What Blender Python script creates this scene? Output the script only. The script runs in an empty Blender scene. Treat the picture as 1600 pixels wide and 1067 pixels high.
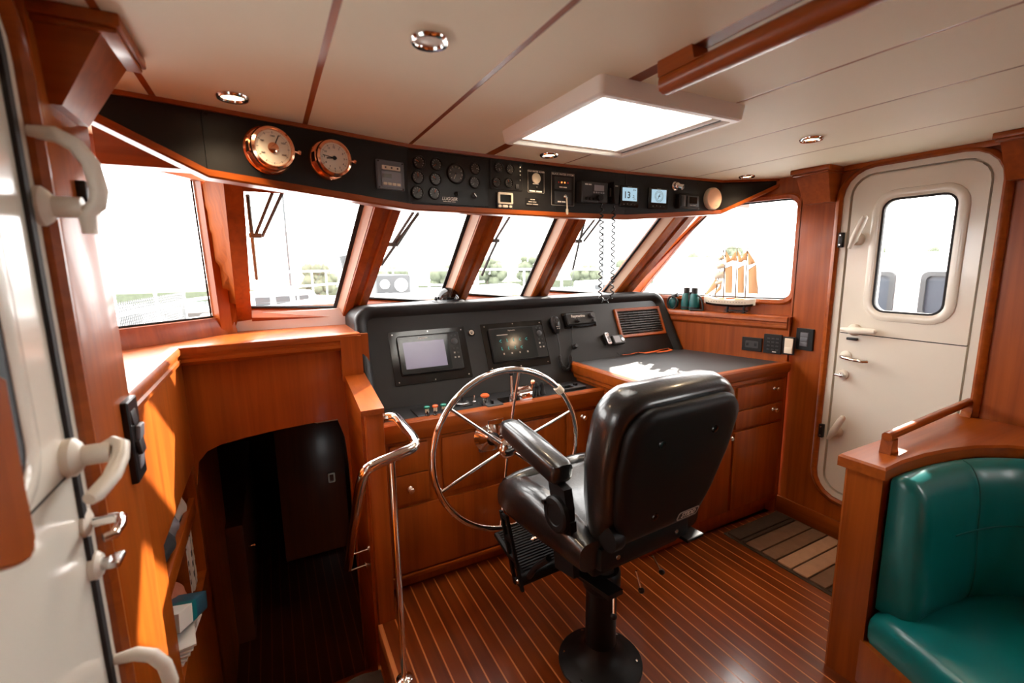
import bpy, bmesh, math, random
from mathutils import Matrix, Vector
random.seed(7)
S = bpy.context.scene
COL = S.collection
R = math.radians
PI = math.pi

# ------------------------------------------------------------------ camera
FPX = 722.0
YAW, PITCH, ROLL = R(27.55), R(9.35), R(-0.8)
CAM = Vector((0, 0, 1.5))
_fw = Vector((math.sin(YAW)*math.cos(PITCH), math.cos(YAW)*math.cos(PITCH), -math.sin(PITCH)))
_r0 = Vector((math.cos(YAW), -math.sin(YAW), 0))
_u0 = _r0.cross(_fw)
_r = math.cos(ROLL)*_r0 + math.sin(ROLL)*_u0
_u = -math.sin(ROLL)*_r0 + math.cos(ROLL)*_u0
cd = bpy.data.cameras.new('camera'); cam = bpy.data.objects.new('camera', cd); COL.objects.link(cam)
cd.sensor_width = 36; cd.lens = FPX/1600*36; cd.clip_start = 0.02; cd.clip_end = 500
cam.matrix_world = Matrix(((_r.x, _u.x, -_fw.x, CAM.x), (_r.y, _u.y, -_fw.y, CAM.y), (_r.z, _u.z, -_fw.z, CAM.z), (0, 0, 0, 1)))
cd.dof.use_dof = True; cd.dof.focus_distance = 2.2; cd.dof.aperture_fstop = 2.2
S.camera = cam

# ------------------------------------------------------------------ sky, sun, exposure
w = bpy.data.worlds.new('world'); S.world = w; w.use_nodes = True
bg = w.node_tree.nodes['Background']
bg.inputs['Color'].default_value = (1.0, 0.985, 0.96, 1); bg.inputs['Strength'].default_value = 6.5
sl = bpy.data.lights.new('sun', 'SUN'); sun = bpy.data.objects.new('sun', sl); COL.objects.link(sun)
sl.energy = 13; sl.angle = R(1.0); sl.color = (1, 0.93, 0.82)
SUNV = Vector((1.0, 0.57, 0.62))
sun.rotation_euler = SUNV.to_track_quat('Z', 'Y').to_euler(); sun.location = (8, 5, 6)
S.view_settings.view_transform = 'Standard'; S.view_settings.look = 'None'
S.view_settings.gamma = 1.0; S.view_settings.use_curve_mapping = False
S.view_settings.exposure = 0.95
S.cycles.max_bounces = 10; S.cycles.diffuse_bounces = 6; S.cycles.glossy_bounces = 4
S.cycles.transparent_max_bounces = 12; S.cycles.sample_clamp_indirect = 6.0; S.cycles.use_denoising = True

# ------------------------------------------------------------------ where a photograph point lies on a surface
def ray(px, py):
    return _fw + (px-800)/FPX*_r - (py-533.5)/FPX*_u
def hit(px, py, P, n):
    d = ray(px, py); return CAM + d*((Vector(P)-CAM).dot(n)/d.dot(n))
def atx(px, py, x): return hit(px, py, (x, 0, 0), Vector((1, 0, 0)))
def aty(px, py, y): return hit(px, py, (0, y, 0), Vector((0, 1, 0)))
def atz(px, py, z): return hit(px, py, (0, 0, z), Vector((0, 0, 1)))
def frame(o, xd, yd):
    x = Vector(xd).normalized(); y = Vector(yd); y = (y - x*y.dot(x)).normalized(); z = x.cross(y)
    return Matrix(((x.x, y.x, z.x, o[0]), (x.y, y.y, z.y, o[1]), (x.z, y.z, z.z, o[2]), (0, 0, 0, 1)))
T = lambda x, y, z: Matrix.Translation((x, y, z))
RX = lambda a: Matrix.Rotation(R(a), 4, 'X')
RY = lambda a: Matrix.Rotation(R(a), 4, 'Y')
RZ = lambda a: Matrix.Rotation(R(a), 4, 'Z')

# ------------------------------------------------------------------ materials
MATS = {}
def nmat(name):
    m = bpy.data.materials.new(name); m.use_nodes = True; MATS[name] = m
    return m, m.node_tree.nodes, m.node_tree.links, m.node_tree.nodes['Principled BSDF']
def mat(name, col, rough=0.5, metal=0.0, coat=0.0, bump=0.0, bscale=200, var=0.0, vscale=8, emit=None, estr=0, spec=0.5, trans=0.0):
    m, N, L, b = nmat(name)
    b.inputs['Base Color'].default_value = (*col, 1); b.inputs['Roughness'].default_value = rough
    b.inputs['Metallic'].default_value = metal; b.inputs['Coat Weight'].default_value = coat
    b.inputs['Coat Roughness'].default_value = 0.12; b.inputs['Specular IOR Level'].default_value = spec
    tc = N.new('ShaderNodeTexCoord')
    if var:
        n = N.new('ShaderNodeTexNoise'); n.inputs['Scale'].default_value = vscale; n.inputs['Detail'].default_value = 4
        mx = N.new('ShaderNodeMix'); mx.data_type = 'RGBA'
        mx.inputs[6].default_value = (*[c*(1-var) for c in col], 1); mx.inputs[7].default_value = (*[min(1, c*(1+var)) for c in col], 1)
        L.new(tc.outputs['Object'], n.inputs['Vector']); L.new(n.outputs['Fac'], mx.inputs[0]); L.new(mx.outputs[2], b.inputs['Base Color'])
    if bump:
        n = N.new('ShaderNodeTexNoise'); n.inputs['Scale'].default_value = bscale; n.inputs['Detail'].default_value = 3
        bp = N.new('ShaderNodeBump'); bp.inputs['Strength'].default_value = bump; bp.inputs['Distance'].default_value = 0.002
        L.new(tc.outputs['Object'], n.inputs['Vector']); L.new(n.outputs['Fac'], bp.inputs['Height']); L.new(bp.outputs['Normal'], b.inputs['Normal'])
    if emit:
        b.inputs['Emission Color'].default_value = (*emit, 1); b.inputs['Emission Strength'].default_value = estr
    return m
def wood(name, dark, light, along='z', rough=0.36, coat=0.18, scale=1.0, spec=0.32):
    m, N, L, b = nmat(name)
    tc = N.new('ShaderNodeTexCoord'); mp = N.new('ShaderNodeMapping')
    k = {'x': (1.2, 34, 34), 'y': (34, 1.2, 34), 'z': (34, 34, 1.2)}[along]
    mp.inputs['Scale'].default_value = [v*scale for v in k]
    n1 = N.new('ShaderNodeTexNoise'); n1.inputs['Scale'].default_value = 1.0; n1.inputs['Detail'].default_value = 6; n1.inputs['Distortion'].default_value = 0.6
    n2 = N.new('ShaderNodeTexNoise'); n2.inputs['Scale'].default_value = 5.0; n2.inputs['Detail'].default_value = 3
    mp2 = N.new('ShaderNodeMapping'); mp2.inputs['Scale'].default_value = [0.12*v**0.5+0.2 for v in k]
    ad = N.new('ShaderNodeMix'); ad.data_type = 'FLOAT'; ad.inputs[0].default_value = 0.45
    cr = N.new('ShaderNodeValToRGB'); cr.color_ramp.elements[0].position = 0.36; cr.color_ramp.elements[1].position = 0.64
    cr.color_ramp.elements[0].color = (*dark, 1); cr.color_ramp.elements[1].color = (*light, 1)
    L.new(tc.outputs['Object'], mp.inputs[0]); L.new(tc.outputs['Object'], mp2.inputs[0])
    L.new(mp.outputs[0], n1.inputs['Vector']); L.new(mp2.outputs[0], n2.inputs['Vector'])
    L.new(n1.outputs['Fac'], ad.inputs[2]); L.new(n2.outputs['Fac'], ad.inputs[3]); L.new(ad.outputs[0], cr.inputs['Fac'])
    L.new(cr.outputs['Color'], b.inputs['Base Color'])
    bp = N.new('ShaderNodeBump'); bp.inputs['Strength'].default_value = 0.06; bp.inputs['Distance'].default_value = 0.001
    L.new(n1.outputs['Fac'], bp.inputs['Height']); L.new(bp.outputs['Normal'], b.inputs['Normal'])
    b.inputs['Roughness'].default_value = rough; b.inputs['Coat Weight'].default_value = coat; b.inputs['Coat Roughness'].default_value = 0.14; b.inputs['Specular IOR Level'].default_value = spec
    return m
WD, WL = (0.215, 0.040, 0.0035), (0.365, 0.080, 0.007)
wood('wood_v', WD, WL, 'z'); wood('wood_x', WD, WL, 'x'); wood('wood_y', WD, WL, 'y')
wood('plank', (0.115, 0.020, 0.0028), (0.21, 0.042, 0.0056), 'y', 0.28, 0.8, spec=0.5)
wood('plank_warm', (0.145, 0.027, 0.0034), (0.25, 0.052, 0.007), 'y', 0.28, 0.8, spec=0.5)
wood('plank_shaded', (0.05, 0.010, 0.003), (0.08, 0.017, 0.004), 'y'); wood('wood_matte', (0.19, 0.036, 0.003), (0.30, 0.068, 0.006), 'z', 0.75, 0.0, spec=0.1)  # lower sole: plank wood with the stairwell's shade put into its colour
wood('wood_shaded', (0.07, 0.014, 0.003), (0.11, 0.024, 0.005), 'z')  # cabin below: same wall wood, darkened in colour to stand for shade
mat('holly', (0.58, 0.21, 0.065), 0.35, coat=0.4)
mat('ceiling', (0.82, 0.755, 0.575), 0.62, bump=0.05, bscale=350, var=0.03, vscale=3)
mat('black_panel', (0.0075, 0.0075, 0.008), 0.5, spec=0.3, bump=0.25, bscale=700)
mat('black_hood', (0.007, 0.007, 0.0075), 0.44, spec=0.4, bump=0.2, bscale=800)
mat('black', (0.006, 0.006, 0.0065), 0.4, spec=0.35)
mat('black_gloss', (0.007, 0.007, 0.008), 0.12)
mat('rubber', (0.012, 0.012, 0.013), 0.7)
mat('charcoal', (0.028, 0.029, 0.032), 0.45)
mat('grey_box', (0.12, 0.125, 0.14), 0.5)
mat('grey_light', (0.23, 0.235, 0.26), 0.5)
mat('dial', (0.030, 0.027, 0.025), 0.3)
mat('gelcoat', (0.73, 0.69, 0.60), 0.22, coat=0.5, var=0.02, vscale=2)
mat('gelcoat_frame', (0.69, 0.65, 0.56), 0.3)
mat('cream', (0.50, 0.36, 0.27), 0.4)
mat('hatch_white', (0.86, 0.83, 0.76), 0.4)
mat('plastic_white', (0.72, 0.67, 0.58), 0.35)
mat('ivory', (0.78, 0.70, 0.56), 0.5)
mat('chrome', (0.86, 0.84, 0.82), 0.10, 1.0)
mat('steel', (0.62, 0.61, 0.60), 0.26, 1.0)
mat('brass', (0.95, 0.52, 0.33), 0.14, 1.0)
mat('dial_cream', (0.80, 0.74, 0.62), 0.5)
mat('leather', (0.006, 0.006, 0.0065), 0.32, bump=0.3, bscale=120, coat=0.45)
mat('seat_shell', (0.004, 0.004, 0.0045), 0.5, spec=0.25)
mat('counter_black', (0.012, 0.012, 0.013), 0.60, spec=0.9)
mat('slat_dark', (0.10, 0.09, 0.08), 0.4, 0.6)
mat('teal', (0.0, 0.155, 0.155), 0.34, bump=0.22, bscale=22, coat=0.2, var=0.08, vscale=5)
mat('teal_dark', (0.0, 0.10, 0.095), 0.5)
mat('green', (0.0, 0.20, 0.14), 0.3); mat('orange', (0.75, 0.13, 0.02), 0.35); mat('red', (0.6, 0.03, 0.02), 0.4)
mat('lettering', (0.80, 0.77, 0.70), 0.5); mat('lettering_dim', (0.40, 0.37, 0.33), 0.6); mat('lettering_dark', (0.04, 0.045, 0.05), 0.6)
mat('speaker', (0.80, 0.50, 0.34), 0.6, bump=0.4, bscale=500)
mat('rug_brown', (0.19, 0.105, 0.058), 0.95, bump=1.0, bscale=260, var=0.25, vscale=30)
mat('rug_tan', (0.44, 0.26, 0.155), 0.95, bump=1.0, bscale=260, var=0.2, vscale=30)
mat('rug_dark', (0.06, 0.036, 0.022), 0.95, bump=1.0, bscale=260, var=0.25, vscale=30)
mat('mat_grey', (0.07, 0.06, 0.05), 0.95, bump=1.0, bscale=200, var=0.25, vscale=40)
mat('sail', (0.80, 0.50, 0.27), 0.7); mat('rig', (0.10, 0.06, 0.03), 0.6); mat('hull_white', (0.78, 0.72, 0.58), 0.5)
mat('binoc', (0.0, 0.085, 0.085), 0.45, bump=0.3, bscale=300)
mat('paper', (0.75, 0.73, 0.68), 0.7); mat('book_blue', (0.03, 0.10, 0.16), 0.5); mat('book_teal', (0.0, 0.16, 0.19), 0.5)
mat('cloth_white', (0.72, 0.68, 0.62), 0.9, bump=0.5, bscale=60); mat('cloth_black', (0.012, 0.012, 0.014), 0.9, bump=0.6, bscale=80)
mat('cloth_pink', (0.55, 0.20, 0.12), 0.9, bump=1.0, bscale=160)
mat('outside_white', (0.80, 0.80, 0.80), 0.5); mat('outside_grey', (0.030, 0.033, 0.036), 0.6); mat('outside_blue', (0.02, 0.03, 0.045), 0.5)
mat('outside_wood', (0.06, 0.05, 0.045), 0.8); mat('water', (0.12, 0.15, 0.16), 0.15, bump=0.6, bscale=3)
mat('foliage', (0.080, 0.092, 0.058), 0.9, bump=1, bscale=4, var=0.5, vscale=2); mat('bark', (0.12, 0.09, 0.07), 0.9)
mat('lens_on', (1, 0.9, 0.7), 0.4, emit=(1.0, 0.72, 0.42), estr=9)
mat('lens_off', (0.70, 0.62, 0.52), 0.35)
mat('screen_lcd', (0.30, 0.42, 0.50), 0.25, emit=(0.42, 0.66, 0.80), estr=0.42)
mat('screen_led', (0.2, 0.05, 0.01), 0.3, emit=(1.0, 0.25, 0.05), estr=1.2)
mat('screen_dark', (0.012, 0.016, 0.018), 0.12); mat('screen_grey', (0.10, 0.085, 0.075), 0.25)
mat('screen_icon', (0.0, 0.15, 0.15), 0.3, emit=(0.02, 0.55, 0.55), estr=0.18)
def screen_big():
    m, N, L, b = nmat('screen_on')
    b.inputs['Base Color'].default_value = (0.05, 0.05, 0.06, 1); b.inputs['Roughness'].default_value = 0.22
    tc = N.new('ShaderNodeTexCoord'); g = N.new('ShaderNodeTexNoise'); g.inputs['Scale'].default_value = 3
    cr = N.new('ShaderNodeValToRGB'); cr.color_ramp.elements[0].color = (0.19, 0.16, 0.20, 1); cr.color_ramp.elements[1].color = (0.30, 0.24, 0.34, 1)
    L.new(tc.outputs['Object'], g.inputs['Vector']); L.new(g.outputs['Fac'], cr.inputs['Fac'])
    L.new(cr.outputs['Color'], b.inputs['Emission Color']); b.inputs['Emission Strength'].default_value = 0.45
screen_big()
def glass(name, refl=0.6, tint=(1, 1, 1)):
    m = bpy.data.materials.new(name); m.use_nodes = True; MATS[name] = m
    N, L = m.node_tree.nodes, m.node_tree.links; N.clear()
    o = N.new('ShaderNodeOutputMaterial'); t = N.new('ShaderNodeBsdfTransparent'); t.inputs[0].default_value = (*tint, 1)
    g = N.new('ShaderNodeBsdfGlossy'); g.inputs['Roughness'].default_value = 0.02
    f = N.new('ShaderNodeFresnel'); f.inputs['IOR'].default_value = 1.45
    mu = N.new('ShaderNodeMath'); mu.operation = 'MULTIPLY'; mu.inputs[1].default_value = refl
    mx = N.new('ShaderNodeMixShader')
    L.new(f.outputs[0], mu.inputs[0]); L.new(mu.outputs[0], mx.inputs[0]); L.new(t.outputs[0], mx.inputs[1]); L.new(g.outputs[0], mx.inputs[2]); L.new(mx.outputs[0], o.inputs[0])
glass('glass', 0.12); glass('dome_glass', 1.0, (0.25, 0.27, 0.28)); glass('clear_cap', 1.0)
def diffuser():
    m = bpy.data.materials.new('hatch_pane'); m.use_nodes = True; MATS['hatch_pane'] = m
    N, L = m.node_tree.nodes, m.node_tree.links; N.clear()
    o = N.new('ShaderNodeOutputMaterial'); t = N.new('ShaderNodeBsdfTranslucent'); t.inputs[0].default_value = (0.93, 0.92, 0.90, 1)
    d = N.new('ShaderNodeBsdfDiffuse'); d.inputs[0].default_value = (0.9, 0.9, 0.88, 1)
    mx = N.new('ShaderNodeMixShader'); mx.inputs[0].default_value = 0.2
    L.new(t.outputs[0], mx.inputs[1]); L.new(d.outputs[0], mx.inputs[2]); L.new(mx.outputs[0], o.inputs[0])
diffuser()

# ------------------------------------------------------------------ mesh builder
def rrect(w, h, r, n=5, cx=0, cy=0, rs=None):
    """rounded rectangle, counter-clockwise; rs = radii (tr, tl, bl, br)"""
    rs = rs or (r, r, r, r); out = []
    for k, (sx, sy) in enumerate(((1, 1), (-1, 1), (-1, -1), (1, -1))):
        q = max(rs[k], 1e-4); ox, oy = cx+sx*(w/2-q), cy+sy*(h/2-q)
        for i in range(n+1):
            a = PI/2*k + PI/2*i/n
            out.append((ox+q*math.cos(a), oy+q*math.sin(a)))
    return out
def circ(r, n=24, cx=0, cy=0): return [(cx+r*math.cos(2*PI*i/n), cy+r*math.sin(2*PI*i/n)) for i in range(n)]
class MB:
    def __init__(s, M=None): s.bm = bmesh.new(); s.M = M or Matrix.Identity(4)
    def v(s, p, M=None): return s.bm.verts.new((s.M @ M if M else s.M) @ Vector(p))
    def f(s, vs):
        try: return s.bm.faces.new(vs)
        except ValueError: return None
    def box(s, x0, x1, y0, y1, z0, z1, bev=0, M=None, seg=2):
        vs = [s.v(p, M) for p in ((x0, y0, z0), (x1, y0, z0), (x1, y1, z0), (x0, y1, z0), (x0, y0, z1), (x1, y0, z1), (x1, y1, z1), (x0, y1, z1))]
        fs = [s.f([vs[i] for i in q]) for q in ((0, 3, 2, 1), (4, 5, 6, 7), (0, 1, 5, 4), (1, 2, 6, 5), (2, 3, 7, 6), (3, 0, 4, 7))]
        if bev:
            es = list({e for f in fs for e in f.edges})
            bmesh.ops.bevel(s.bm, geom=es, offset=bev, segments=seg, profile=0.5, affect='EDGES', clamp_overlap=True)
        return s
    def cbox(s, c, sz, bev=0, M=None, seg=2):
        return s.box(c[0]-sz[0]/2, c[0]+sz[0]/2, c[1]-sz[1]/2, c[1]+sz[1]/2, c[2]-sz[2]/2, c[2]+sz[2]/2, bev, M, seg)
    def loft(s, loops, closed=True, cap=True, M=None, wrap=False):
        L = [[s.v(p, M) for p in lp] for lp in loops]; n = len(L[0])
        for a, b in list(zip(L, L[1:])) + ([(L[-1], L[0])] if wrap else []):
            for i in range(n if closed else n-1):
                j = (i+1) % n; s.f([a[i], a[j], b[j], b[i]])
        if cap and closed and not wrap: s.f(L[0][::-1]); s.f(L[-1])
        return s
    def prism(s, poly, z0, z1, M=None, bev=0):
        if bev:
            def ins(p, d):
                c = Vector((sum(q[0] for q in p)/len(p), sum(q[1] for q in p)/len(p)))
                o = []
                n = len(p)
                for i in range(n):
                    a, b, e = Vector(p[i-1]), Vector(p[i]), Vector(p[(i+1) % n])
                    d1 = (b-a).normalized() if (b-a).length > 1e-7 else (e-b).normalized(); d2 = (e-b).normalized() if (e-b).length > 1e-7 else d1
                    nn = Vector((-(d1+d2).y, (d1+d2).x))
                    nn = nn.normalized() if nn.length > 1e-6 else Vector((0, 0))
                    o.append(tuple(b+nn*d))
                return o
            ip = ins(poly, bev)
            return s.loft([[(*p, z0) for p in poly], [(*p, z1-bev) for p in poly], [(*p, z1) for p in ip]], M=M)
        return s.loft([[(*p, z0) for p in poly], [(*p, z1) for p in poly]], M=M)
    def ring(s, outer, inner, z0, z1, M=None):
        A = [[s.v((*p, z), M) for p in lp] for lp, z in ((outer, z0), (outer, z1), (inner, z1), (inner, z0))]; n = len(outer)
        for k in range(4):
            a, b = A[k], A[(k+1) % 4]
            for i in range(n):
                j = (i+1) % n; s.f([a[i], a[j], b[j], b[i]])
        return s
    def rings(s, prof, M=None):
        """closed sweep: list of (loop2d, z)"""
        return s.loft([[(*p, z) for p in lp] for lp, z in prof], M=M, wrap=True)
    def lathe(s, prof, n=20, M=None):
        L = []
        for r, z in prof:
            L.append([s.v((max(r, 1e-5)*math.cos(2*PI*i/n), max(r, 1e-5)*math.sin(2*PI*i/n), z), M) for i in range(n)])
        for a, b in zip(L, L[1:]):
            for i in range(n): s.f([a[i], a[(i+1) % n], b[(i+1) % n], b[i]])
        s.f(L[0][::-1]); s.f(L[-1]); return s
    def tube(s, path, r, n=10, closed=False, M=None):
        P = [Vector(p) for p in path]; m = len(P); rs = r if isinstance(r, (list, tuple)) else [r]*m
        tg = []
        for i in range(m):
            a = P[i-1] if (i > 0 or closed) else P[0]; b = P[(i+1) % m] if (i < m-1 or closed) else P[-1]
            tg.append((b-a).normalized())
        up = Vector((0, 0, 1)) if abs(tg[0].z) < 0.9 else Vector((1, 0, 0))
        x = tg[0].cross(up).normalized(); loops = []
        for i in range(m):
            x = (x - tg[i]*x.dot(tg[i])).normalized(); y = tg[i].cross(x)
            loops.append([P[i] + (x*math.cos(2*PI*k/n) + y*math.sin(2*PI*k/n))*rs[i] for k in range(n)])
        return s.loft(loops, M=M, wrap=closed)
    def cyl(s, a, b, r, r2=None, n=16, M=None):
        return s.tube([a, b], [r, r if r2 is None else r2], n, M=M)
    def ball(s, c, r, M=None, n=12, sc=(1, 1, 1)):
        L = []
        for i in range(1, n):
            a = PI*i/n
            L.append([(c[0]+r*sc[0]*math.sin(a)*math.cos(2*PI*k/(2*n)), c[1]+r*sc[1]*math.sin(a)*math.sin(2*PI*k/(2*n)), c[2]-r*sc[2]*math.cos(a)) for k in range(2*n)])
        return s.loft(L, M=M)
    def sweep(s, path, prof, M=None, closed=False, up=(0, 0, 1)):
        """profile (a,b): a = to the right of the path, b = up; mitred"""
        P = [Vector(p) for p in path]; m = len(P); U = Vector(up); loops = []
        for i in range(m):
            d1 = (P[i]-P[i-1]).normalized() if (i or closed) else None; d2 = (P[(i+1) % m]-P[i]).normalized() if (i < m-1 or closed) else None
            d1 = d1 or d2; d2 = d2 or d1
            n1, n2 = d1.cross(U).normalized(), d2.cross(U).normalized(); n = (n1+n2).normalized(); k = 1/max(0.3, n.dot(n1))
            loops.append([P[i] + n*(a*k) + U*b for a, b in prof])
        return s.loft(loops, M=M, wrap=closed)
    def out(s, name, m, parent=None, smooth=40, label=None):
        bmesh.ops.remove_doubles(s.bm, verts=s.bm.verts, dist=1e-6)
        bmesh.ops.recalc_face_normals(s.bm, faces=s.bm.faces)
        me = bpy.data.meshes.new(name); s.bm.to_mesh(me); s.bm.free()
        me.materials.append(MATS[m])
        if smooth:
            me.polygons.foreach_set('use_smooth', [True]*len(me.polygons)); me.set_sharp_from_angle(angle=R(smooth))
        o = bpy.data.objects.new(name, me); COL.objects.link(o)
        if parent: o.parent = parent
        if label: o['label'] = label
        return o
WM = {}
def thing(name, label, cat, M=None, group=None, kind=None):
    o = bpy.data.objects.new(name, None); COL.objects.link(o); o.empty_display_size = 0.05
    M = M or Matrix.Identity(4); o.matrix_world = M
    if kind: o['kind'] = kind
    else: o['category'] = cat
    o['label'] = label
    if group: o['group'] = group
    return o
def base(x, y, z): return T(x, y, z), T(-x, -y, -z)
def tag(o, label, cat, group=None):
    o['label'] = label; o['category'] = cat
    if group: o['group'] = group
    return o
def struct(o, label=None):
    o['kind'] = 'structure'
    if label: o['label'] = label
    return o
def text(s, size, M, m, parent, name='lettering', ext=0.0003, align='CENTER', shear=0.0):
    c = bpy.data.curves.new(name, 'FONT'); c.body = s; c.size = size; c.extrude = ext; c.align_x = align; c.align_y = 'CENTER'; c.shear = shear
    c.resolution_u = 2; c.offset = size*0.015
    o = bpy.data.objects.new(name, c); COL.objects.link(o); c.materials.append(MATS[m]); o.parent = parent; o.matrix_local = M
    return o

# ================================================================== THE SETTING
ZC = 1.97
XP, XS = -0.34, 2.64           # port and starboard wall faces
# ---- helm floor, planked
fl = MB(); fl.box(0.296, XS+0.05, -1.7, 2.3, -0.06, -0.004); fl.box(XP-0.2, 0.296, -1.7, 1.16, -0.06, -0.001)
FLOOR = struct(fl.out('floor', 'plank', smooth=0), 'glossy dark red wooden cabin sole with pale inlay strips')
SP = 0.0576; X0 = 0.3008
i = 0
pm = {}
while X0+SP*i < XS-0.01:
    xa = X0+SP*i; xb = min(xa+SP, XS+0.01)
    for nm, a, b, m in (('plank', xa+0.003, xb-0.003, random.choice(['plank', 'plank', 'plank_warm'])), ('inlay_strip', xa-0.003, xa+0.003, 'holly')):
        mb = MB(); mb.box(a, b, -1.7, 1.99, -0.004, 0.0 if nm == 'plank' else -0.0002)
        mb.out(nm, m, FLOOR, 0)
    i += 1
nb = MB(); nb.box(0.286, 0.2978, 1.16, 1.815, -0.06, 0.0015, 0.001); nb.out('nosing', 'holly', FLOOR)
# ---- lower sole of the stairwell and forward cabin
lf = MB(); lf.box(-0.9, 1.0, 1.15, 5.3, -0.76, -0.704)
LOW = struct(lf.out('floor', 'plank_shaded', smooth=0), 'planked sole at the bottom of the companionway, colour darkened for shade')
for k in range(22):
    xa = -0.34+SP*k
    mb = MB(); mb.box(xa+0.003, xa+SP-0.003, 1.2, 5.2, -0.704, -0.70); mb.out('plank', 'plank_shaded', LOW, 0)
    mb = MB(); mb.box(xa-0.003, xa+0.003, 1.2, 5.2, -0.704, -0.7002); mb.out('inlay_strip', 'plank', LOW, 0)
st = MB(); st.box(XP, 0.290, 1.15, 1.80, -0.24, -0.20, 0.004); st.box(XP, 0.29, 1.76, 1.79, -0.45, -0.24)
struct(st.out('trim_9', 'wood_x'), 'upper step of the companionway stairs')
st = MB(); st.box(XP, 0.290, 1.75, 2.10, -0.49, -0.45, 0.004); st.box(XP, 0.29, 2.06, 2.09, -0.7, -0.49)
struct(st.out('trim_10', 'wood_x'), 'lower step of the companionway stairs')
# ---- ceiling: panels, battens, roof
HX0, HX1, HY0, HY1 = 0.815, 1.305, 1.03, 1.525   # hatch hole
rf = MB()
for a, b, c, d in ((-1.3, HX0, -1.8, 2.4), (HX1, 3.0, -1.8, 2.4), (HX0, HX1, -1.8, HY0), (HX0, HX1, HY1, 2.4)): rf.box(a, b, c, d, 1.988, 2.10)
CEIL = struct(rf.out('ceiling', 'outside_white', smooth=0), 'low cabin ceiling of beige panels divided by wooden battens')
seams = [-1.2, -0.62, -0.235, 0.154, 0.537, 0.89, 1.29, 1.70, 2.15, 2.80]
for a, b in zip(seams, seams[1:]):
    mb = MB(); g = 0.008
    ga, gb = (0.022 if abs(a-0.89) < 0.01 else g*(0.6 if a > 1 else 1)), (0.022 if abs(b-0.89) < 0.01 else g*(0.6 if b > 1 else 1))
    a2, b2 = a+ga, b-gb
    if b2 < HX0 or a2 > HX1: mb.box(a2, b2, -1.7, 2.25, ZC, 1.988)
    else:
        mb.box(a2, b2, -1.7, HY0, ZC, 1.988); mb.box(a2, b2, HY1, 2.25, ZC, 1.988)
        if a2 < HX0: mb.box(a2, HX0, HY0, HY1, ZC, 1.988)
        if b2 > HX1: mb.box(HX1, b2, HY0, HY1, ZC, 1.988)
    mb.out('ceiling_panel', 'ceiling', CEIL, 0)
for a in seams[1:-1]:
    g = 0.022 if abs(a-0.89) < 0.01 else (0.008 if a < 1 else 0.005)
    mb = MB()
    for y0, y1 in (((-1.7, HY0-0.03), (HY1+0.03, 2.2)) if HX0-0.05 < a < HX1 else ((-1.7, 2.2),)): mb.box(a-g, a+g, y0, y1, ZC+0.001, 1.988)
    mb.out('batten', 'wood_y', CEIL, 0)
# ---- port wall
MP = frame((XP, 0, 0), (0, 1, 0), (0, 0, 1))      # u = y, v = z, w into the room
MS = frame((XS, 0, 0), (0, -1, 0), (0, 0, 1))     # u = -y
def rect(u0, u1, v0, v1, r=0.0005, n=5, rs=None): return rrect(u1-u0, v1-v0, r, n, (u0+u1)/2, (v0+v1)/2, rs)
DP = dict(u0=0.46, u1=1.085, v0=0.24, v1=1.955)   # port doorway
wl = MB(MP)
wl.ring(rect(1.16, 2.25, -0.76, 1.15), rect(1.585, 2.20, 0.235, 0.70), -0.04, 0)
wl.ring(rect(-1.7, 1.16, -0.1, 1.99), rect(DP['u0']-0.02, DP['u1']+0.02, DP['v0']-0.02, DP['v1'], 0.16), -0.06, 0)
wl.box(2.25, 3.0, -0.76, 0.90, -0.04, 0.0)
WALLL = struct(wl.out('wall_left', 'wood_v'), 'varnished wooden port wall with a lit lower panel')
p = MB(MP); p.box(1.16, 1.425, -0.2, 1.98, -0.10, 0.012, 0.008); p.out('post', 'wood_v', WALLL)
# shelves recess in port wall
cb = MB(MP); cb.box(1.56, 2.23, 0.20, 0.235, -0.26, -0.04); cb.box(1.56, 2.23, 0.70, 0.73, -0.26, -0.04); cb.box(1.56, 2.23, 0.2, 0.73, -0.29, -0.26)
cb.box(1.56, 1.585, 0.2, 0.73, -0.26, -0.04); cb.box(2.20, 2.23, 0.2, 0.73, -0.26, -0.04); cb.out('recess', 'wood_v', WALLL)
cb = MB(MP); cb.box(1.585, 2.20, 0.505, 0.525, -0.26, -0.012); cb.box(1.585, 2.20, 0.505, 0.57, -0.03, -0.008, 0.003); cb.out('shelf', 'wood_y', WALLL)
# ---- angled port window: corner post, panes
GB, GT = (2.65, 1.30), (2.15, 1.76)              # windscreen: (y, z) at sill and head
RK = (GB[0]-GT[0])/(GT[1]-GB[1])
NF = Vector((0, -1, -RK)).normalized()           # into the room, downwards
def atg(px, py, off=0.0): return hit(px, py, Vector((0, GB[0], GB[1])) + NF*off, NF)
def gpt(x, z, off=0.0):
    y = GB[0]-(z-GB[1])*RK; return Vector((x, y, z)) + NF*off
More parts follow.
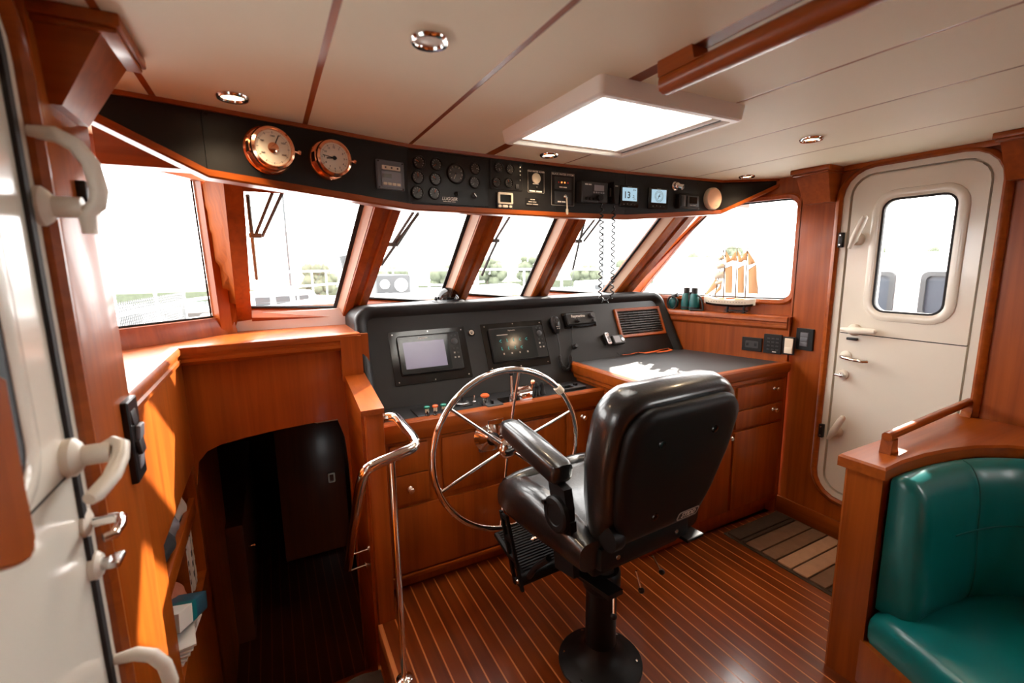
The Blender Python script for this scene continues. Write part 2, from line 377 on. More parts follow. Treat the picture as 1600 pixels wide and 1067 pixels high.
# ledge (port) and sill risers
PA, PB, PC = Vector((-0.085, 2.66, 0)), Vector((-0.25, 2.56, 0)), Vector((-0.95, 1.93, 0))
lg = MB(); lg.prism([(-0.36, 1.40), (-0.36, 2.175), (0.36, 2.215), (0.36, 2.70), (-0.09, 2.72), (-0.27, 2.62), (-1.0, 1.97), (-0.60, 1.38)], 1.165, 1.198)
struct(lg.out('trim_1', 'wood_y', smooth=0), 'wide wooden shelf below the port windows')
mould = [(0, 0.0), (0.012, -0.004), (0.018, -0.014), (0.018, -0.03), (0.010, -0.036), (0.010, -0.046), (0.016, -0.052), (0.016, -0.064), (0.004, -0.078), (-0.02, -0.078), (-0.02, 0.0)]
mo = MB(); mo.sweep([(-0.345, 1.425, 1.203), (-0.345, 2.195, 1.203), (0.345, 2.222, 1.203)], mould)
struct(mo.out('trim_2', 'wood_x'), 'moulded nosing along the edge of the port shelf')
# front bulkhead with arched companionway
bh = MB(); z1 = 1.19
arch = [(-0.34, 0.60), (-0.325, 0.70), (-0.29, 0.74), (-0.24, 0.76), (-0.15, 0.773), (-0.05, 0.783), (0.06, 0.79), (0.15, 0.793), (0.235, 0.793), (0.262, 0.70), (0.272, 0.55), (0.28, -0.76)]
for (xa, za), (xb, zb) in zip(arch, arch[1:]):
    if xb > xa: bh.loft([[(xa, 2.25, za), (xb, 2.25, zb), (xb, 2.25, z1), (xa, 2.25, z1)], [(xa, 2.28, za), (xb, 2.28, zb), (xb, 2.28, z1), (xa, 2.28, z1)]])
bh.box(0.28, 0.40, 2.25, 2.28, -0.76, z1); bh.box(-0.42, -0.34, 2.25, 2.28, -0.76, 1.19)
struct(bh.out('wall_front', 'wood_v', smooth=0), 'wooden bulkhead with an arched opening over the companionway')
# forward cabin shell beyond the arch
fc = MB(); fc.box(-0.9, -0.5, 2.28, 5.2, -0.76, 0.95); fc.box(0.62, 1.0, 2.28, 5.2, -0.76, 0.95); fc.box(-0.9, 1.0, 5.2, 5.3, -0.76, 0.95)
struct(fc.out('wall_front', 'wood_shaded', smooth=0), 'wooden walls of the cabin below, colour darkened for shade')
fc = MB(); fc.box(-0.9, 1.0, 2.28, 5.3, 0.86, 0.93); fc.box(0.13, 0.62, 2.30, 2.75, 0.765, 0.86, 0.02)
struct(fc.out('ceiling', 'gelcoat_frame'), 'white headlining of the cabin below')
# partition between stairs and console, with newel front
pt = MB(); pt.loft([[(0.282, y, -0.76), (0.358, y, -0.76), (0.358, y, zt), (0.282, y, zt)] for y, zt in ((1.86, 0.925), (2.26, 0.995))])
PART = struct(pt.out('wall_inner', 'wood_y', smooth=0), 'low wooden partition between the stairs and the helm console')
pt = MB(); pt.box(0.293, 0.362, 1.815, 1.875, -0.24, 0.93, 0.004); pt.out('newel_post', 'wood_v', PART)
pt = MB(); pt.loft([[(0.276, y, zt), (0.366, y, zt), (0.366, y, zt+0.022), (0.276, y, zt+0.022)] for y, zt in ((1.81, 0.925), (2.22, 0.988))]); pt.out('cap_rail', 'wood_y', PART, 0)
pt = MB(); pt.box(0.268, 0.36, 2.20, 2.27, 0.98, 1.19); pt.out('side_panel', 'wood_v', PART, 0)
# ---- windscreen: sill, mullions, head, panes
mul = [  # (left glass edge px bottom, top), (front right edge px bottom, top)
    ((525, 480), (568, 318), (573, 474), (627, 325)), ((689, 465), (735, 332), (728, 466), (787, 335)),
    ((816, 461), (870, 339), (855, 460), (915, 342)), ((943, 456), (1031, 341), (987, 455), (1080, 345))]
Z0, Z1 = 1.285, 1.955
def ext(pb, pt, z):      # along a raked edge to height z
    k = (z-pb.z)/(pt.z-pb.z); return pb + (pt-pb)*k
OFF = 0.062
xs_at = []               # (x at sill, x at head) of glass edges
wf = MB()
wf.box(-0.3, 2.7, 2.62, 2.75, 0.92, 1.285); 
struct(wf.out('wall_front', 'outside_white', smooth=0), 'front of the deckhouse below the windscreen')
hd = MB()
hd.loft([[gpt(x, z, o) for z, o in ((1.80, -0.03), (1.88, -0.03), (1.86, 0.01), (1.80, 0.01))] for x in (-0.08, 2.55)]); hd.box(-0.45, 2.75, 1.985, 2.06, 1.84, 1.99)
struct(hd.out('trim_3', 'wood_x', smooth=0), 'wooden head beam above the windscreen')
sl_ = MB()
sl_.loft([[gpt(x, z, o) for z, o in ((1.17, -0.03), (1.286, -0.03), (1.286, 0.0), (1.280, 0.05), (1.17, 0.05))] for x in (-0.22, 2.44)])
struct(sl_.out('trim_4', 'wood_x', smooth=0), 'wooden sill running along the foot of the windscreen')
edges = []
for lb, lt, rb, rt in mul:
    a0, a1 = atg(*lb), atg(*lt); b0, b1 = atg(*rb, OFF), atg(*rt, OFF)
    A = lambda z, a0=a0, a1=a1: ext(a0, a1, z); B = lambda z, b0=b0, b1=b1: ext(b0, b1, z)
    edges.append((A, B))
    m_ = MB(); loops = []
    for z in (1.25, 1.83):
        p, q = A(z), B(z); q0 = q - NF*OFF; pf = p + NF*OFF
        w_ = q.x-p.x
        loops.append([p-NF*0.02, p+NF*0.002, pf+Vector((w_*0.20, 0, 0)), pf+Vector((w_*0.46, 0, 0))+NF*0.004, pf+Vector((w_*0.47, 0, 0))-NF*0.004, pf+Vector((w_*0.66, 0, 0))-NF*0.005, pf+Vector((w_*0.69, 0, 0))+NF*0.008, q+NF*0.008, q0-NF*0.02])
    m_.loft(loops)
    o = struct(m_.out('trim_5', 'wood_v', smooth=25), ['first', 'second', 'third', 'last'][len(edges)-1]+' raked wooden mullion of the windscreen from the left')
    ww = lambda z: (B(z).x-A(z).x)*0.20; sp_ = lambda z, f, e: A(z)+NF*(0.002+(OFF-0.002)*f)+Vector((ww(z)*f, 0, 0))+(NF*ww(z)-Vector((OFF, 0, 0))).normalized()*e
    m_ = MB(); m_.loft([[sp_(z, 0.10, -0.004), sp_(z, 0.10, 0.0015), sp_(z, 0.86, 0.0015), sp_(z, 0.86, -0.004)] for z in (1.29, 1.825)])
    m_.out('reveal', 'cream', o, 0)
# left end of windscreen: corner post between port pane and first pane
c0, c1 = atg(393, 487, 0.03), atg(380, 290, 0.03)
CP = lambda z: ext(c0, c1, z)
lft = [CP(1.30), CP(1.80)]
nW = 0
winlab = ['first windscreen pane from the left, behind the two brass clocks', 'second windscreen pane, above the helm compass', 'third windscreen pane in the middle of the windscreen', 'fourth windscreen pane behind the coiled microphone cord']
for k in range(4):
    L = (lambda z: CP(z)-NF*0.03) if k == 0 else (lambda z, B=edges[k-1][1]: B(z)-NF*OFF); Rr = edges[k][0]
    nW += 1
    wn = thing('window_%d' % nW, winlab[k], None, kind='structure')
    g = MB(); g.loft([[L(z)+Vector((-0.02, 0, 0))+NF*o, Rr(z)+Vector((0.01, 0, 0))+NF*o] for z, o in ((1.28, 0), (1.85, 0))], closed=False, cap=False); g.out('pane', 'glass', wn, 0)
    g = MB()
    for P0, P1 in ((lambda z: Rr(z)+Vector((-0.017, 0, 0)), lambda z: Rr(z)+Vector((0.002, 0, 0))),):
        g.loft([[P0(z)+NF*0.001, P1(z)+NF*0.001, P1(z)+NF*0.008, P0(z)+NF*0.008] for z in (1.292, 1.84)])
    g.loft([[Q(z)+NF*o for z, o in ((1.290, 0.001), (1.300, 0.001), (1.300, 0.008), (1.290, 0.008))] for Q in (L, Rr)])
    g.out('gasket', 'rubber', wn, 0)
    g = MB(); g.loft([[Q(z)+NF*o for z, o in ((1.262, 0.002), (1.290, 0.002), (1.287, OFF), (1.255, OFF))] for Q in (L, Rr)]); g.out('frame', 'wood_x', wn, 0)
# corner post and port pane
cpm = MB()
post_in = [Vector((-0.045, 2.60, 0)), Vector((-0.16, 2.50, 0)), Vector((-0.235, 2.455, 0))]
def lean(v, z, k=0.10): return Vector((v.x, v.y, 0)) + Vector((0.02, -1.0, 0)).normalized()*((z-1.3)*k) + Vector((0, 0, z))
# port pane frame: facet basis
fd = Vector((0.74, 0.67, 0)).normalized(); fn = Vector((fd.y, -fd.x, 0))   # along, into the room
Q1b, Q1t = hit(331, 494, (-0.248, 2.55, 0), fn), hit(299, 278, Vector((-0.248, 2.55, 0))+fn*0.05, fn)
dl = (Q1t-Q1b)/(Q1t.z-Q1b.z)                # slope of the facet's right edge per metre height
def pf(s, z, o=0.0): return Q1b + dl*(z-Q1b.z) - fd*s + fn*o
nW += 1
wn = thing('window_%d' % nW, 'angled port window at the left, beside the door post', None, kind='structure')
g = MB(); g.loft([[pf(-0.02, z), pf(1.0, z)] for z in (1.25, 1.99)], closed=False, cap=False); g.out('pane', 'glass', wn, 0)
zb0 = hit(189, 504, Q1b, fn).z
g = MB(); g.loft([[pf(0.0, z, o), pf(0.009, z, o)][::1] for z, o in ((1.27, 0.002), (1.95, 0.002))] , closed=False, cap=False)
g.loft([[pf(s, z, o) for z, o in ((Q1b.z-0.006, 0.001), (Q1b.z+0.002, 0.001), (Q1b.z+0.002, 0.008), (Q1b.z-0.006, 0.008))] for s in (0, 1.0)]); g.out('gasket', 'rubber', wn, 0)
g = MB(); zs = Q1b.z
g.loft([[pf(s, z, o) for z, o in ((1.16, -0.02), (zs-0.004, -0.02), (zs-0.008, 0.03), (zs-0.075, 0.05), (1.16, 0.05))] for s in (-0.08, 1.0)])
zt_ = hit(287, 276, Q1b+fn*0.03, fn).z
H1, H0 = hit(287, 276, Q1b+fn*0.05+dl*0.45-Vector((0, 0, 0.45)), fn), hit(156, 246, Q1b+fn*0.05+dl*0.45-Vector((0, 0, 0.45)), fn)
s1, s0 = (Q1b+dl*(H1.z-Q1b.z)-H1).dot(fd), (Q1b+dl*(H0.z-Q1b.z)-H0).dot(fd); hz = lambda s: H1.z+(H0.z-H1.z)*(s-s1)/(s0-s1)
g.loft([[pf(s, hz(s), -0.02), pf(s, 2.03, -0.02), pf(s, 2.03, 0.05), pf(s, hz(s)-0.004, 0.05)] for s in (-0.06, 0.25, 0.6, 1.0)])
g.loft([[pf(-0.002, z, 0.0), pf(-0.004, z, 0.045), pf(-0.055, z, 0.055), pf(-0.075, z, 0.02), pf(-0.07, z, -0.02)] for z in (1.2, 1.98)])
g.out('frame', 'wood_v', wn, 25)
g = MB()
g.loft([[CP(z)-NF*0.05, CP(z)+NF*0.025, CP(z)+NF*0.03+Vector((-0.062, 0, 0)), CP(z)-NF*0.05+Vector((-0.062, 0, 0))] for z in (1.17, 1.45, 1.70, 1.86)])
struct(g.out('trim_6', 'wood_v', smooth=0), 'wooden corner post between the port window and the windscreen')
g = MB(); g.loft([[CP(z)+NF*0.018+Vector((-0.058, 0, 0)), pf(-0.045, z, 0.03), pf(-0.045, z, -0.02), CP(z)-NF*0.03+Vector((-0.055, 0, 0))] for z in (1.17, 1.35, 1.50, 1.65, 1.75, 1.86)])
struct(g.out('trim_12', 'wood_matte', smooth=30), 'recessed wooden panel inside the corner post by the port window')
# outer port return wall, behind the post
g = MB(); e0, e1 = pf(0.98, 1.3), Vector((-0.58, 1.36, 0))
g.loft([[Vector((p.x, p.y, 0)) + Vector((0, 0, z)) for p in (e0, e1, e1+Vector((-0.04, 0, 0)), e0+Vector((-0.04, 0.03, 0)))] for z in (1.15, 1.99)])
g.box(-0.62, -0.44, 1.30, 1.40, 1.15, 1.99); g.box(-0.45, -0.34, 1.16, 1.42, 1.15, 1.99)
struct(g.out('wall_left', 'wood_v', smooth=0), 'wooden return wall outboard of the port post')
# ---- starboard: lower wall, ledge, window, column
SA, SB = Vector((2.60, 1.575, 0)), Vector((2.36, 2.50, 0)); sd = (SB-SA).normalized(); sn = Vector((-sd.y, sd.x, 0))  # into the room
if sn.x > 0: sn = -sn
def ats(px, py, off=0.0): return hit(px, py, SA+sn*off, sn)
wr = MB()
MSF = frame((SA.x, SA.y, 0), -sd, (0, 0, 1))     # u aft, v up, w into the room
Ls = (SB-SA).length
wr.box(-Ls-0.25, 0, -0.1, 1.18, -0.03, 0.0, M=MSF)
WR = struct(wr.out('wall_right', 'wood_v', smooth=0), 'wooden starboard wall below the side window')
mo = MB(); mo.sweep([SB+sd*0.2+Vector((0, 0, 1.19)), SA+sd*0.01+Vector((0, 0, 1.19))], mould); struct(mo.out('trim_7', 'wood_x'), 'moulded nosing along the starboard shelf')
lg = MB(); lg.box(-Ls-0.3, 0.0, 1.155, 1.188, -0.16, 0.005, M=MSF); struct(lg.out('trim_8', 'wood_y', smooth=0), 'narrow wooden shelf below the starboard window')
# window wall stands 9 cm further out
WOF = -0.085
def atw(px, py): return ats(px, py, WOF)
def su(P): return (P-SA).dot(-sd)
uR = (su(atw(1245, 330))+su(atw(1237, 465)))/2; uT = atw(1200, 318).z; vb = atw(1200, 462).z; vt = atw(1235, 314).z
uL = -1.14
def rk(loop): return [(u+max(0.0, v-1.28)*1.09, v) if u < -0.55 else (u, v) for u, v in loop]
_rect = rect
def rect(*a, **k): return rk(_rect(*a, **k))
sw = MB(MSF)
sw.ring(rect(uL-0.06, 0.06, 1.10, 1.99), rect(uL, uR, vb-0.02, vt+0.015, 0.055), WOF-0.05, WOF)
nW += 1
wn = thing('window_%d' % nW, 'large starboard side window behind the model ship', None, kind='structure')
sw.out('surround', 'wood_v', wn, 0)
g = MB(MSF); g.rings([(rect(uL, uR, vb-0.02, vt+0.015, 0.055), WOF-0.03), (rect(uL-0.035, uR+0.03, vb-0.05, vt+0.045, 0.08), WOF-0.01), (rect(uL-0.035, uR+0.03, vb-0.05, vt+0.045, 0.08), WOF+0.012), (rect(uL-0.02, uR+0.02, vb-0.04, vt+0.035, 0.07), WOF+0.018), (rect(uL, uR, vb-0.02, vt+0.015, 0.055), WOF+0.014)]); g.out('frame', 'wood_v', wn)
g = MB(MSF); g.ring(rect(uL+0.0, uR, vb-0.02, vt+0.015, 0.055), rect(uL+0.006, uR-0.006, vb-0.012, vt+0.008, 0.05), WOF-0.032, WOF-0.022); g.out('gasket', 'rubber', wn)
g = MB(MSF); g.prism(rect(uL, uR, vb-0.02, vt+0.015, 0.055), WOF-0.030, WOF-0.028); g.out('pane', 'glass', wn)
rect = _rect
# main starboard wall with the door opening
DS = dict(u0=-1.362, u1=-0.80, v0=0.235, v1=1.935)
AW = dict(u0=0.25, u1=1.0, v0=1.12, v1=1.66)  # out-of-view window, added to light the settee
wr = MB(MS)
wr.ring(rect(-1.59, -0.60, -0.1, 1.99), rect(DS['u0']-0.02, DS['u1']+0.02, DS['v0']-0.02, DS['v1']+0.015, 0.13), -0.06, 0)
wr.ring(rect(-0.60, 1.7, -0.1, 1.99), rect(AW['u0'], AW['u1'], AW['v0'], AW['v1'], 0.06), -0.06, 0)
wr.box(-1.60, -1.585, -0.1, 1.99, -0.2, 0.0)
WR2 = struct(wr.out('wall_right', 'wood_v'), 'varnished wooden starboard wall around the white door')
nW += 1
wn = thing('window_%d' % nW, 'unseen starboard window added to light the teal settee', None, kind='structure')
g = MB(MS); g.prism(rect(AW['u0'], AW['u1'], AW['v0'], AW['v1'], 0.06), -0.032, -0.03); g.out('pane', 'glass', wn)
g = MB(MS); g.ring(rect(AW['u0']-0.03, AW['u1']+0.03, AW['v0']-0.03, AW['v1']+0.03, 0.08), rect(AW['u0'], AW['u1'], AW['v0'], AW['v1'], 0.06), 0, 0.015); g.out('frame', 'wood_v', wn)
bb = MB(MS); bb.box(-1.585, -0.80, 0.0, 0.10, 0.0, 0.012, 0.003); struct(bb.out('baseboard_right', 'wood_y'), 'dark wooden baseboard under the starboard door')
tr = MB(MS); tr.box(-1.60, 1.7, 1.945, 1.972, 0, 0.02, 0.004); struct(tr.out('trim_11', 'wood_y'), 'wooden cornice along the starboard wall')
# aft wall
wb = MB(frame((0, -1.7, 0), (-1, 0, 0), (0, 0, 1))); 
wb.box(-2.75, 0.65, -0.1, 1.99, -0.06, 0)
struct(wb.out('wall_back', 'wood_v', smooth=0), 'wooden aft wall of the wheelhouse')
# ---- doors
def dog(root, u, v, s, ang, hook=True):
    """white lever latch: boss on the leaf, bent lever; s = +1 lever reaches to +u"""
    g = MB(); g.lathe([(0.030, 0.0), (0.030, 0.012), (0.024, 0.020), (0.016, 0.026), (0.016, 0.050), (0.0, 0.050)], 20, T(u, v, 0.0))
    b = g.out('latch_boss', 'plastic_white', root)
    g = MB(); c, sn_ = math.cos(R(ang)), math.sin(R(ang))
    Q = lambda a, bb, w_: (u + a*c - bb*sn_, v + a*sn_ + bb*c, w_)
    pth = [Q(-0.048, 0, 0.034), Q(-0.02, 0, 0.040), Q(0.0, 0, 0.046), Q(0.04, 0.004, 0.050), Q(0.085, 0.008, 0.054), Q(0.112, 0.010, 0.054), Q(0.120, 0.010, 0.054)]
    g.tube(pth, [0.009, 0.012, 0.017, 0.017, 0.016, 0.013, 0.004], 12)
    g.out('latch_lever', 'plastic_white', b)
def door(M, D, split, win, s, label, name, levers, side, extra=None):
    d = thing(name, label, None, M, kind='structure')
    u0, u1, v0, v1 = D['u0'], D['u1'], D['v0'], D['v1']; r = 0.12
    g = MB(); g.rings([(rect(u0-0.045, u1+0.045, v0-0.045, v1+0.03, r+0.045), 0.0), (rect(u0-0.045, u1+0.045, v0-0.045, v1+0.03, r+0.045), 0.012), (rect(u0-0.035, u1+0.035, v0-0.035, v1+0.022, r+0.035), 0.022), (rect(u0-0.022, u1+0.022, v0-0.022, v1+0.014, r+0.022), 0.024), (rect(u0-0.012, u1+0.012, v0-0.012, v1+0.008, r+0.01), 0.014), (rect(u0-0.012, u1+0.012, v0-0.012, v1+0.008, r+0.01), -0.03)]); g.out('casing', 'wood_v', d)
    g = MB(); g.ring(rect(u0-0.014, u1+0.014, v0-0.014, v1+0.01, r+0.01), rect(u0+0.018, u1-0.018, v0+0.018, v1-0.018, r-0.02), -0.05, 0.004); g.out('door_frame', 'gelcoat_frame', d)
    g = MB(); g.ring(rect(u0+0.016, u1-0.016, v0+0.016, v1-0.016, r-0.02), rect(u0+0.034, u1-0.034, v0+0.034, v1-0.034, r-0.03), -0.05, 0.007 if side else -0.025); g.out('seal', 'rubber' if side else 'gelcoat_frame', d)
    a, b, c, e = u0+0.028, u1-0.028, v0+0.028, v1-0.028; rr = r-0.03
    up = MB(); wi = rect(*win, 0.05, rs=None)
    up.ring(rect(a, b, split+0.002, e, rs=(rr, rr, 0.0005, 0.0005)), wi, -0.045, 0.0); U = up.out('upper_leaf', 'gelcoat', d)
    lo = MB(); lo.prism(rect(a, b, c, split-0.002, rs=(0.0005, 0.0005, rr, rr)), -0.045, 0.0); Lw = lo.out('lower_leaf', 'gelcoat', d)
    g = MB(); w0 = win; k = lambda q: rect(w0[0]-q, w0[1]+q, w0[2]-q, w0[3]+q, 0.05+q)
    g.rings([(k(0.0), -0.02), (k(0.045), -0.002), (k(0.042), 0.006), (k(0.034), 0.010), (k(0.012), 0.010), (k(0.004), 0.004)]); g.out('window_rim', 'gelcoat', U)
    g = MB(); g.ring(k(0.004), k(-0.006), -0.012, 0.003); g.out('gasket', 'rubber', U)
    g = MB(); g.prism(k(0.0), -0.016, -0.012); g.out('pane', 'glass', U)
    g = MB(); g.box(a+0.004, b-0.004, split-0.0022, split+0.0022, -0.02, 0.0006); g.out('split_seam', 'rubber', d, 0)
    for (u, v, an, up_) in levers: dog(U if up_ else Lw, u, v, s, an, True)
    return d, U, Lw
PS = lambda px, py: (lambda P: (-P.y, P.z))(atx(px, py, XS-0.0))
wt = (PS(1372, 400)[0], PS(1486, 395)[0], PS(1420, 490)[1], PS(1440, 306)[1])
D1, U1, L1 = door(MS, DS, PS(1420, 531)[1], wt, -1, 'white moulded two-leaf door in the starboard wall', 'door_1',
    [(*PS(1342, 374), 62, 1), (*PS(1336, 515), -2, 1), (*PS(1308, 674), 60, 0)], 0)
# chrome lever handle, thumb turn, black strikers on the starboard door
def lever(root, u, v, s):
    g = MB(); g.lathe([(0.027, 0), (0.027, 0.006), (0.018, 0.010), (0.0, 0.010)], 20, T(u, v, 0)); o = g.out('handle_rose', 'plastic_white', root)
    g = MB(); g.tube([(u, v, 0.005), (u, v, 0.045), (u+s*0.012, v, 0.055), (u+s*0.05, v-0.004, 0.058), (u+s*0.105, v-0.006, 0.055), (u+s*0.118, v-0.006, 0.042)], [0.010, 0.010, 0.010, 0.009, 0.009, 0.008], 10); g.out('lever_handle', 'chrome', o)
def turn(root, u, v, s):
    g = MB(); g.lathe([(0.026, 0), (0.026, 0.010), (0.020, 0.016), (0.0, 0.016)], 20, T(u, v, 0)); o = g.out('lock_rose', 'plastic_white', root)
    g = MB(); g.lathe([(0.012, 0.014), (0.012, 0.028), (0, 0.028)], 14, T(u, v, 0)); g.cbox((u+s*0.008, v, 0.036), (0.046, 0.012, 0.02), 0.004); g.out('thumb_turn', 'steel', o)
u, v = PS(1322, 556); lever(L1, u, v, 1)
u, v = PS(1318, 585); turn(L1, u, v, -0.4)
u, v = PS(1333, 528); g = MB(); g.cbox((u, v-0.004, 0.008), (0.05, 0.013, 0.016), 0.003); g.out('slide_bolt', 'black', L1)
for px, py in ((1319, 375), (1288, 672)):
    u, v = PS(px, py); g = MB(); g.cbox((u-0.005, v, 0.018), (0.022, 0.075, 0.022), 0.003)
    o = g.out('strike_plate', 'black', D1); g = MB()
    for q in (-0.024, 0.024): g.lathe([(0.005, 0), (0.004, 0.003), (0, 0.003)], 8, T(u-0.005, v+q, 0.029))
    g.out('screw', 'steel', o)
# port door
PP = lambda px, py, x=XP: (lambda P: (P.y, P.z))(atx(px, py, x))
wtp = (0.52, 0.90, 1.20, 1.80)
D2, U2, L2 = door(MP, DP, PP(60, 790)[1], wtp, 1, 'white moulded door at the left edge, close to the camera', 'door_2', [], 1)
def bigdog(root, u, v, up):
    """looped white latch of the near door, seen edge on"""
    g = MB(); g.lathe([(0.034, 0.0), (0.034, 0.012), (0.026, 0.020), (0.018, 0.024), (0.018, 0.062), (0.0, 0.062)], 22, T(u, v, 0.0)); b = g.out('latch_boss', 'plastic_white', root)
    g = MB(); s = 1 if up else -1
    if up is None:
        pts = [(u+0.01, v+0.005, 0.05), (u+0.01, v+0.012, 0.065), (u+0.005, v+0.008, 0.076), (u-0.02, v-0.008, 0.078), (u-0.06, v-0.025, 0.074), (u-0.10, v-0.036, 0.062), (u-0.115, v-0.038, 0.056)]
    else:
        pts = [(u, v-0.045*s, 0.066), (u, v-0.01*s, 0.066), (u, v+0.005*s, 0.082), (u, v+0.03*s, 0.088), (u, v+0.075*s, 0.082), (u, v+0.105*s, 0.065), (u, v+0.120*s, 0.04), (u, v+0.122*s, 0.006)]
    g.tube(pts, [0.011]+[0.0135]*(len(pts)-2)+[0.010], 10); g.out('latch_lever', 'plastic_white', b)
u, v = PP(56, 322); bigdog(U2, u, v, True)
u, v = PP(103, 716); bigdog(U2, u, v, None)
u, v = PP(180, 1075); bigdog(L2, u, v-0.06, True)
u, v = PP(132, 818); lever(L2, u, v, -0.55)
u, v = PP(143, 885); turn(L2, u, v, 0.6)
u, v = PP(109, 303); g = MB(); g.cbox((u+0.01, v, 0.018), (0.03, 0.055, 0.02), 0.003); g.out('strike_plate', 'black', D2)
g = MB(); g.box(0.290, 0.30, 1.15, 1.83, -0.76, -0.06); g.box(XP, 0.30, 1.13, 1.15, -0.76, -0.06); struct(g.out('wall_inner', 'wood_v', smooth=0), 'dark side of the stairwell below the sole')

# ================================================================== OVERHEAD INSTRUMENT PANEL
PV = [(-0.40, 1.622, 1.922), (-0.13, 1.685, 1.790), (0.537, 1.872, 1.743), (1.25, 1.925, 1.746), (1.69, 1.938, 1.751), (2.395, 1.915, 1.802), (2.66, 1.735, 1.945)]
OP = thing('instrument_console', 'long black overhead instrument panel above the windscreen', 'instrument panel', T(1.0, 1.93, 1.72))
oi = T(-1.0, -1.93, -1.72)
def facet(k):
    a, b = Vector(PV[k]), Vector(PV[k+1]); d = Vector((b.x-a.x, b.y-a.y, 0)); return a, b, d.normalized(), d.length
def onp(px, py):
    """frame on the overhead panel at a point of the photograph"""
    for k in range(len(PV)-1):
        a, b, d, L = facet(k); n = Vector((d.y, -d.x, 0)); P = hit(px, py, a, n); u = (P-a).dot(d)
        if -1e-6 <= u <= L+1e-6: return frame(P, d, (0, 0, 1))
    return frame(P, d, (0, 0, 1))
for k in range(len(PV)-1):
    a, b, d, L = facet(k); n = Vector((d.y, -d.x, 0)); mb = MB(oi)
    e = 0.0008
    A, B = a+d*e, b-d*e
    mb.loft([[Vector((A.x, A.y, A.z)), Vector((B.x, B.y, B.z)), Vector((B.x, B.y, 1.975)), Vector((A.x, A.y, 1.975))], [Vector((A.x, A.y, A.z))-n*0.03, Vector((B.x, B.y, B.z))-n*0.03, Vector((B.x, B.y, 1.975))-n*0.03, Vector((A.x, A.y, 1.975))-n*0.03]])
    mb.out('panel_board', 'black_panel', OP, 0)
mb = MB(oi); mb.sweep([Vector((x, y, z)) for x, y, z in PV], [(-0.05, -0.022), (0.008, -0.022), (0.012, -0.016), (0.012, 0.002), (-0.05, 0.002)]); mb.out('bottom_trim', 'wood_x', OP, 25)
mb = MB(oi); mb.sweep([Vector((x, y, ZC)) for x, y, z in PV], [(0, -0.012), (0.010, -0.012), (0.012, 0.0), (0, 0.0)]); mb.out('top_trim', 'wood_x', OP, 25)
for px, py in ((322, 178), (640, 233), (836, 258), (963, 275), (1090, 287), (637, 318), (830, 330)):
    g = MB(oi); g.lathe([(0.0035, 0), (0.0025, 0.002), (0, 0.002)], 8, onp(px, py)); g.out('screw', 'black_gloss', OP)
def bars(parent, M, w_, h_, n, m='lettering'):
    g = MB(M)
    for i in range(n):
        a = -w_/2+w_*i/n; g.box(a, a+w_/n*0.86, -h_/2, h_/2, 0, 0.0004)
    g.out('print', m, parent, 0)
def wpx(x0, y0, x1, y1):
    return (onp(x0, y0).translation - onp(x1, y1).translation).length
# ---- clock and barometer
def nautical(px, py, r, label, cat, clock):
    t = thing('ship_clock' if clock else 'barometer', label, cat, onp(px, py))
    g = MB(); g.lathe([(r*1.0, 0), (r, 0.006), (r*0.93, 0.012), (r*0.86, 0.012), (r*0.84, 0.035), (r*0.88, 0.040), (r*0.90, 0.048), (r*0.86, 0.056), (r*0.76, 0.060), (r*0.72, 0.056), (r*0.72, 0.050), (0, 0.050)], 40); g.out('case', 'brass', t)
    g = MB(); g.lathe([(r*0.72, 0.050), (r*0.72, 0.0515), (0, 0.0515)], 32); dd = g.out('dial', 'dial_cream', t)
    g = MB()
    for i in range(60 if not clock else 60):
        a = 2*PI*i/60; l = 0.08 if i % 5 == 0 else 0.03
        g.cbox((0, r*0.62, 0.052), (r*(0.022 if i % 5 == 0 else 0.008), r*l, 0.0006), M=Matrix.Rotation(a, 4, 'Z'))
    g.out('dial_marks', 'lettering_dark', dd, 0)
    if clock:
        for h in range(1, 13):
            a = PI/2-2*PI*h/12; text(str(h), r*0.13, T(r*0.50*math.cos(a), r*0.50*math.sin(a), 0.0522), 'lettering_dark', dd, 'numeral')
        for an, l, w_ in ((98, 0.40, 0.05), (82, 0.58, 0.035)):
            g = MB(); M = Matrix.Rotation(R(an), 4, 'Z'); g.box(-r*w_/2, r*w_/2, -r*0.12, r*l, 0.0525, 0.0532, M=M); g.out('hand', 'black', t, 0)
        g = MB(); g.lathe([(r*0.10, 0.052), (r*0.10, 0.0545), (0, 0.0545)], 16); g.out('hub', 'black', t)
    else:
        g = MB(); g.lathe([(r*0.22, 0.052), (r*0.22, 0.0545), (r*0.12, 0.057), (0, 0.057)], 20); g.out('hub', 'brass', t)
        g = MB(); g.box(-r*0.02, r*0.02, 0, r*0.6, 0.0525, 0.0532, M=Matrix.Rotation(R(-25), 4, 'Z')); g.out('hand', 'black', t, 0)
        for i, s in enumerate(('960', '980', '1000', '1020', '1040')):
            a = R(210-60*i); text(s, r*0.10, T(r*0.48*math.cos(a), r*0.48*math.sin(a), 0.0522), 'lettering_dark', dd, 'numeral')
    g = MB(); g.lathe([(r*0.06, -0.0), (r*0.05, r*0.10), (r*0.10, r*0.16), (r*0.10, r*0.24), (r*0.05, r*0.26), (0, r*0.26)], 12, T(r*0.90, -r*0.02, 0.045)@RY(90)); g.out('knob', 'brass', t)
    g = MB(); g.cbox((-r*0.9, 0, 0.03), (r*0.06, r*0.45, 0.03), r*0.02); g.out('hinge', 'brass', t)
    for i in range(3):
        a = R(30+120*i); g = MB(); g.lathe([(0.004, 0.011), (0.003, 0.0135), (0, 0.0135)], 8, T(r*0.93*math.cos(a), r*0.93*math.sin(a), 0)); g.out('screw', 'brass', t)
nautical(419, 236, 0.073, 'larger brass barometer on the black overhead panel, left of the clock', 'barometer', False)
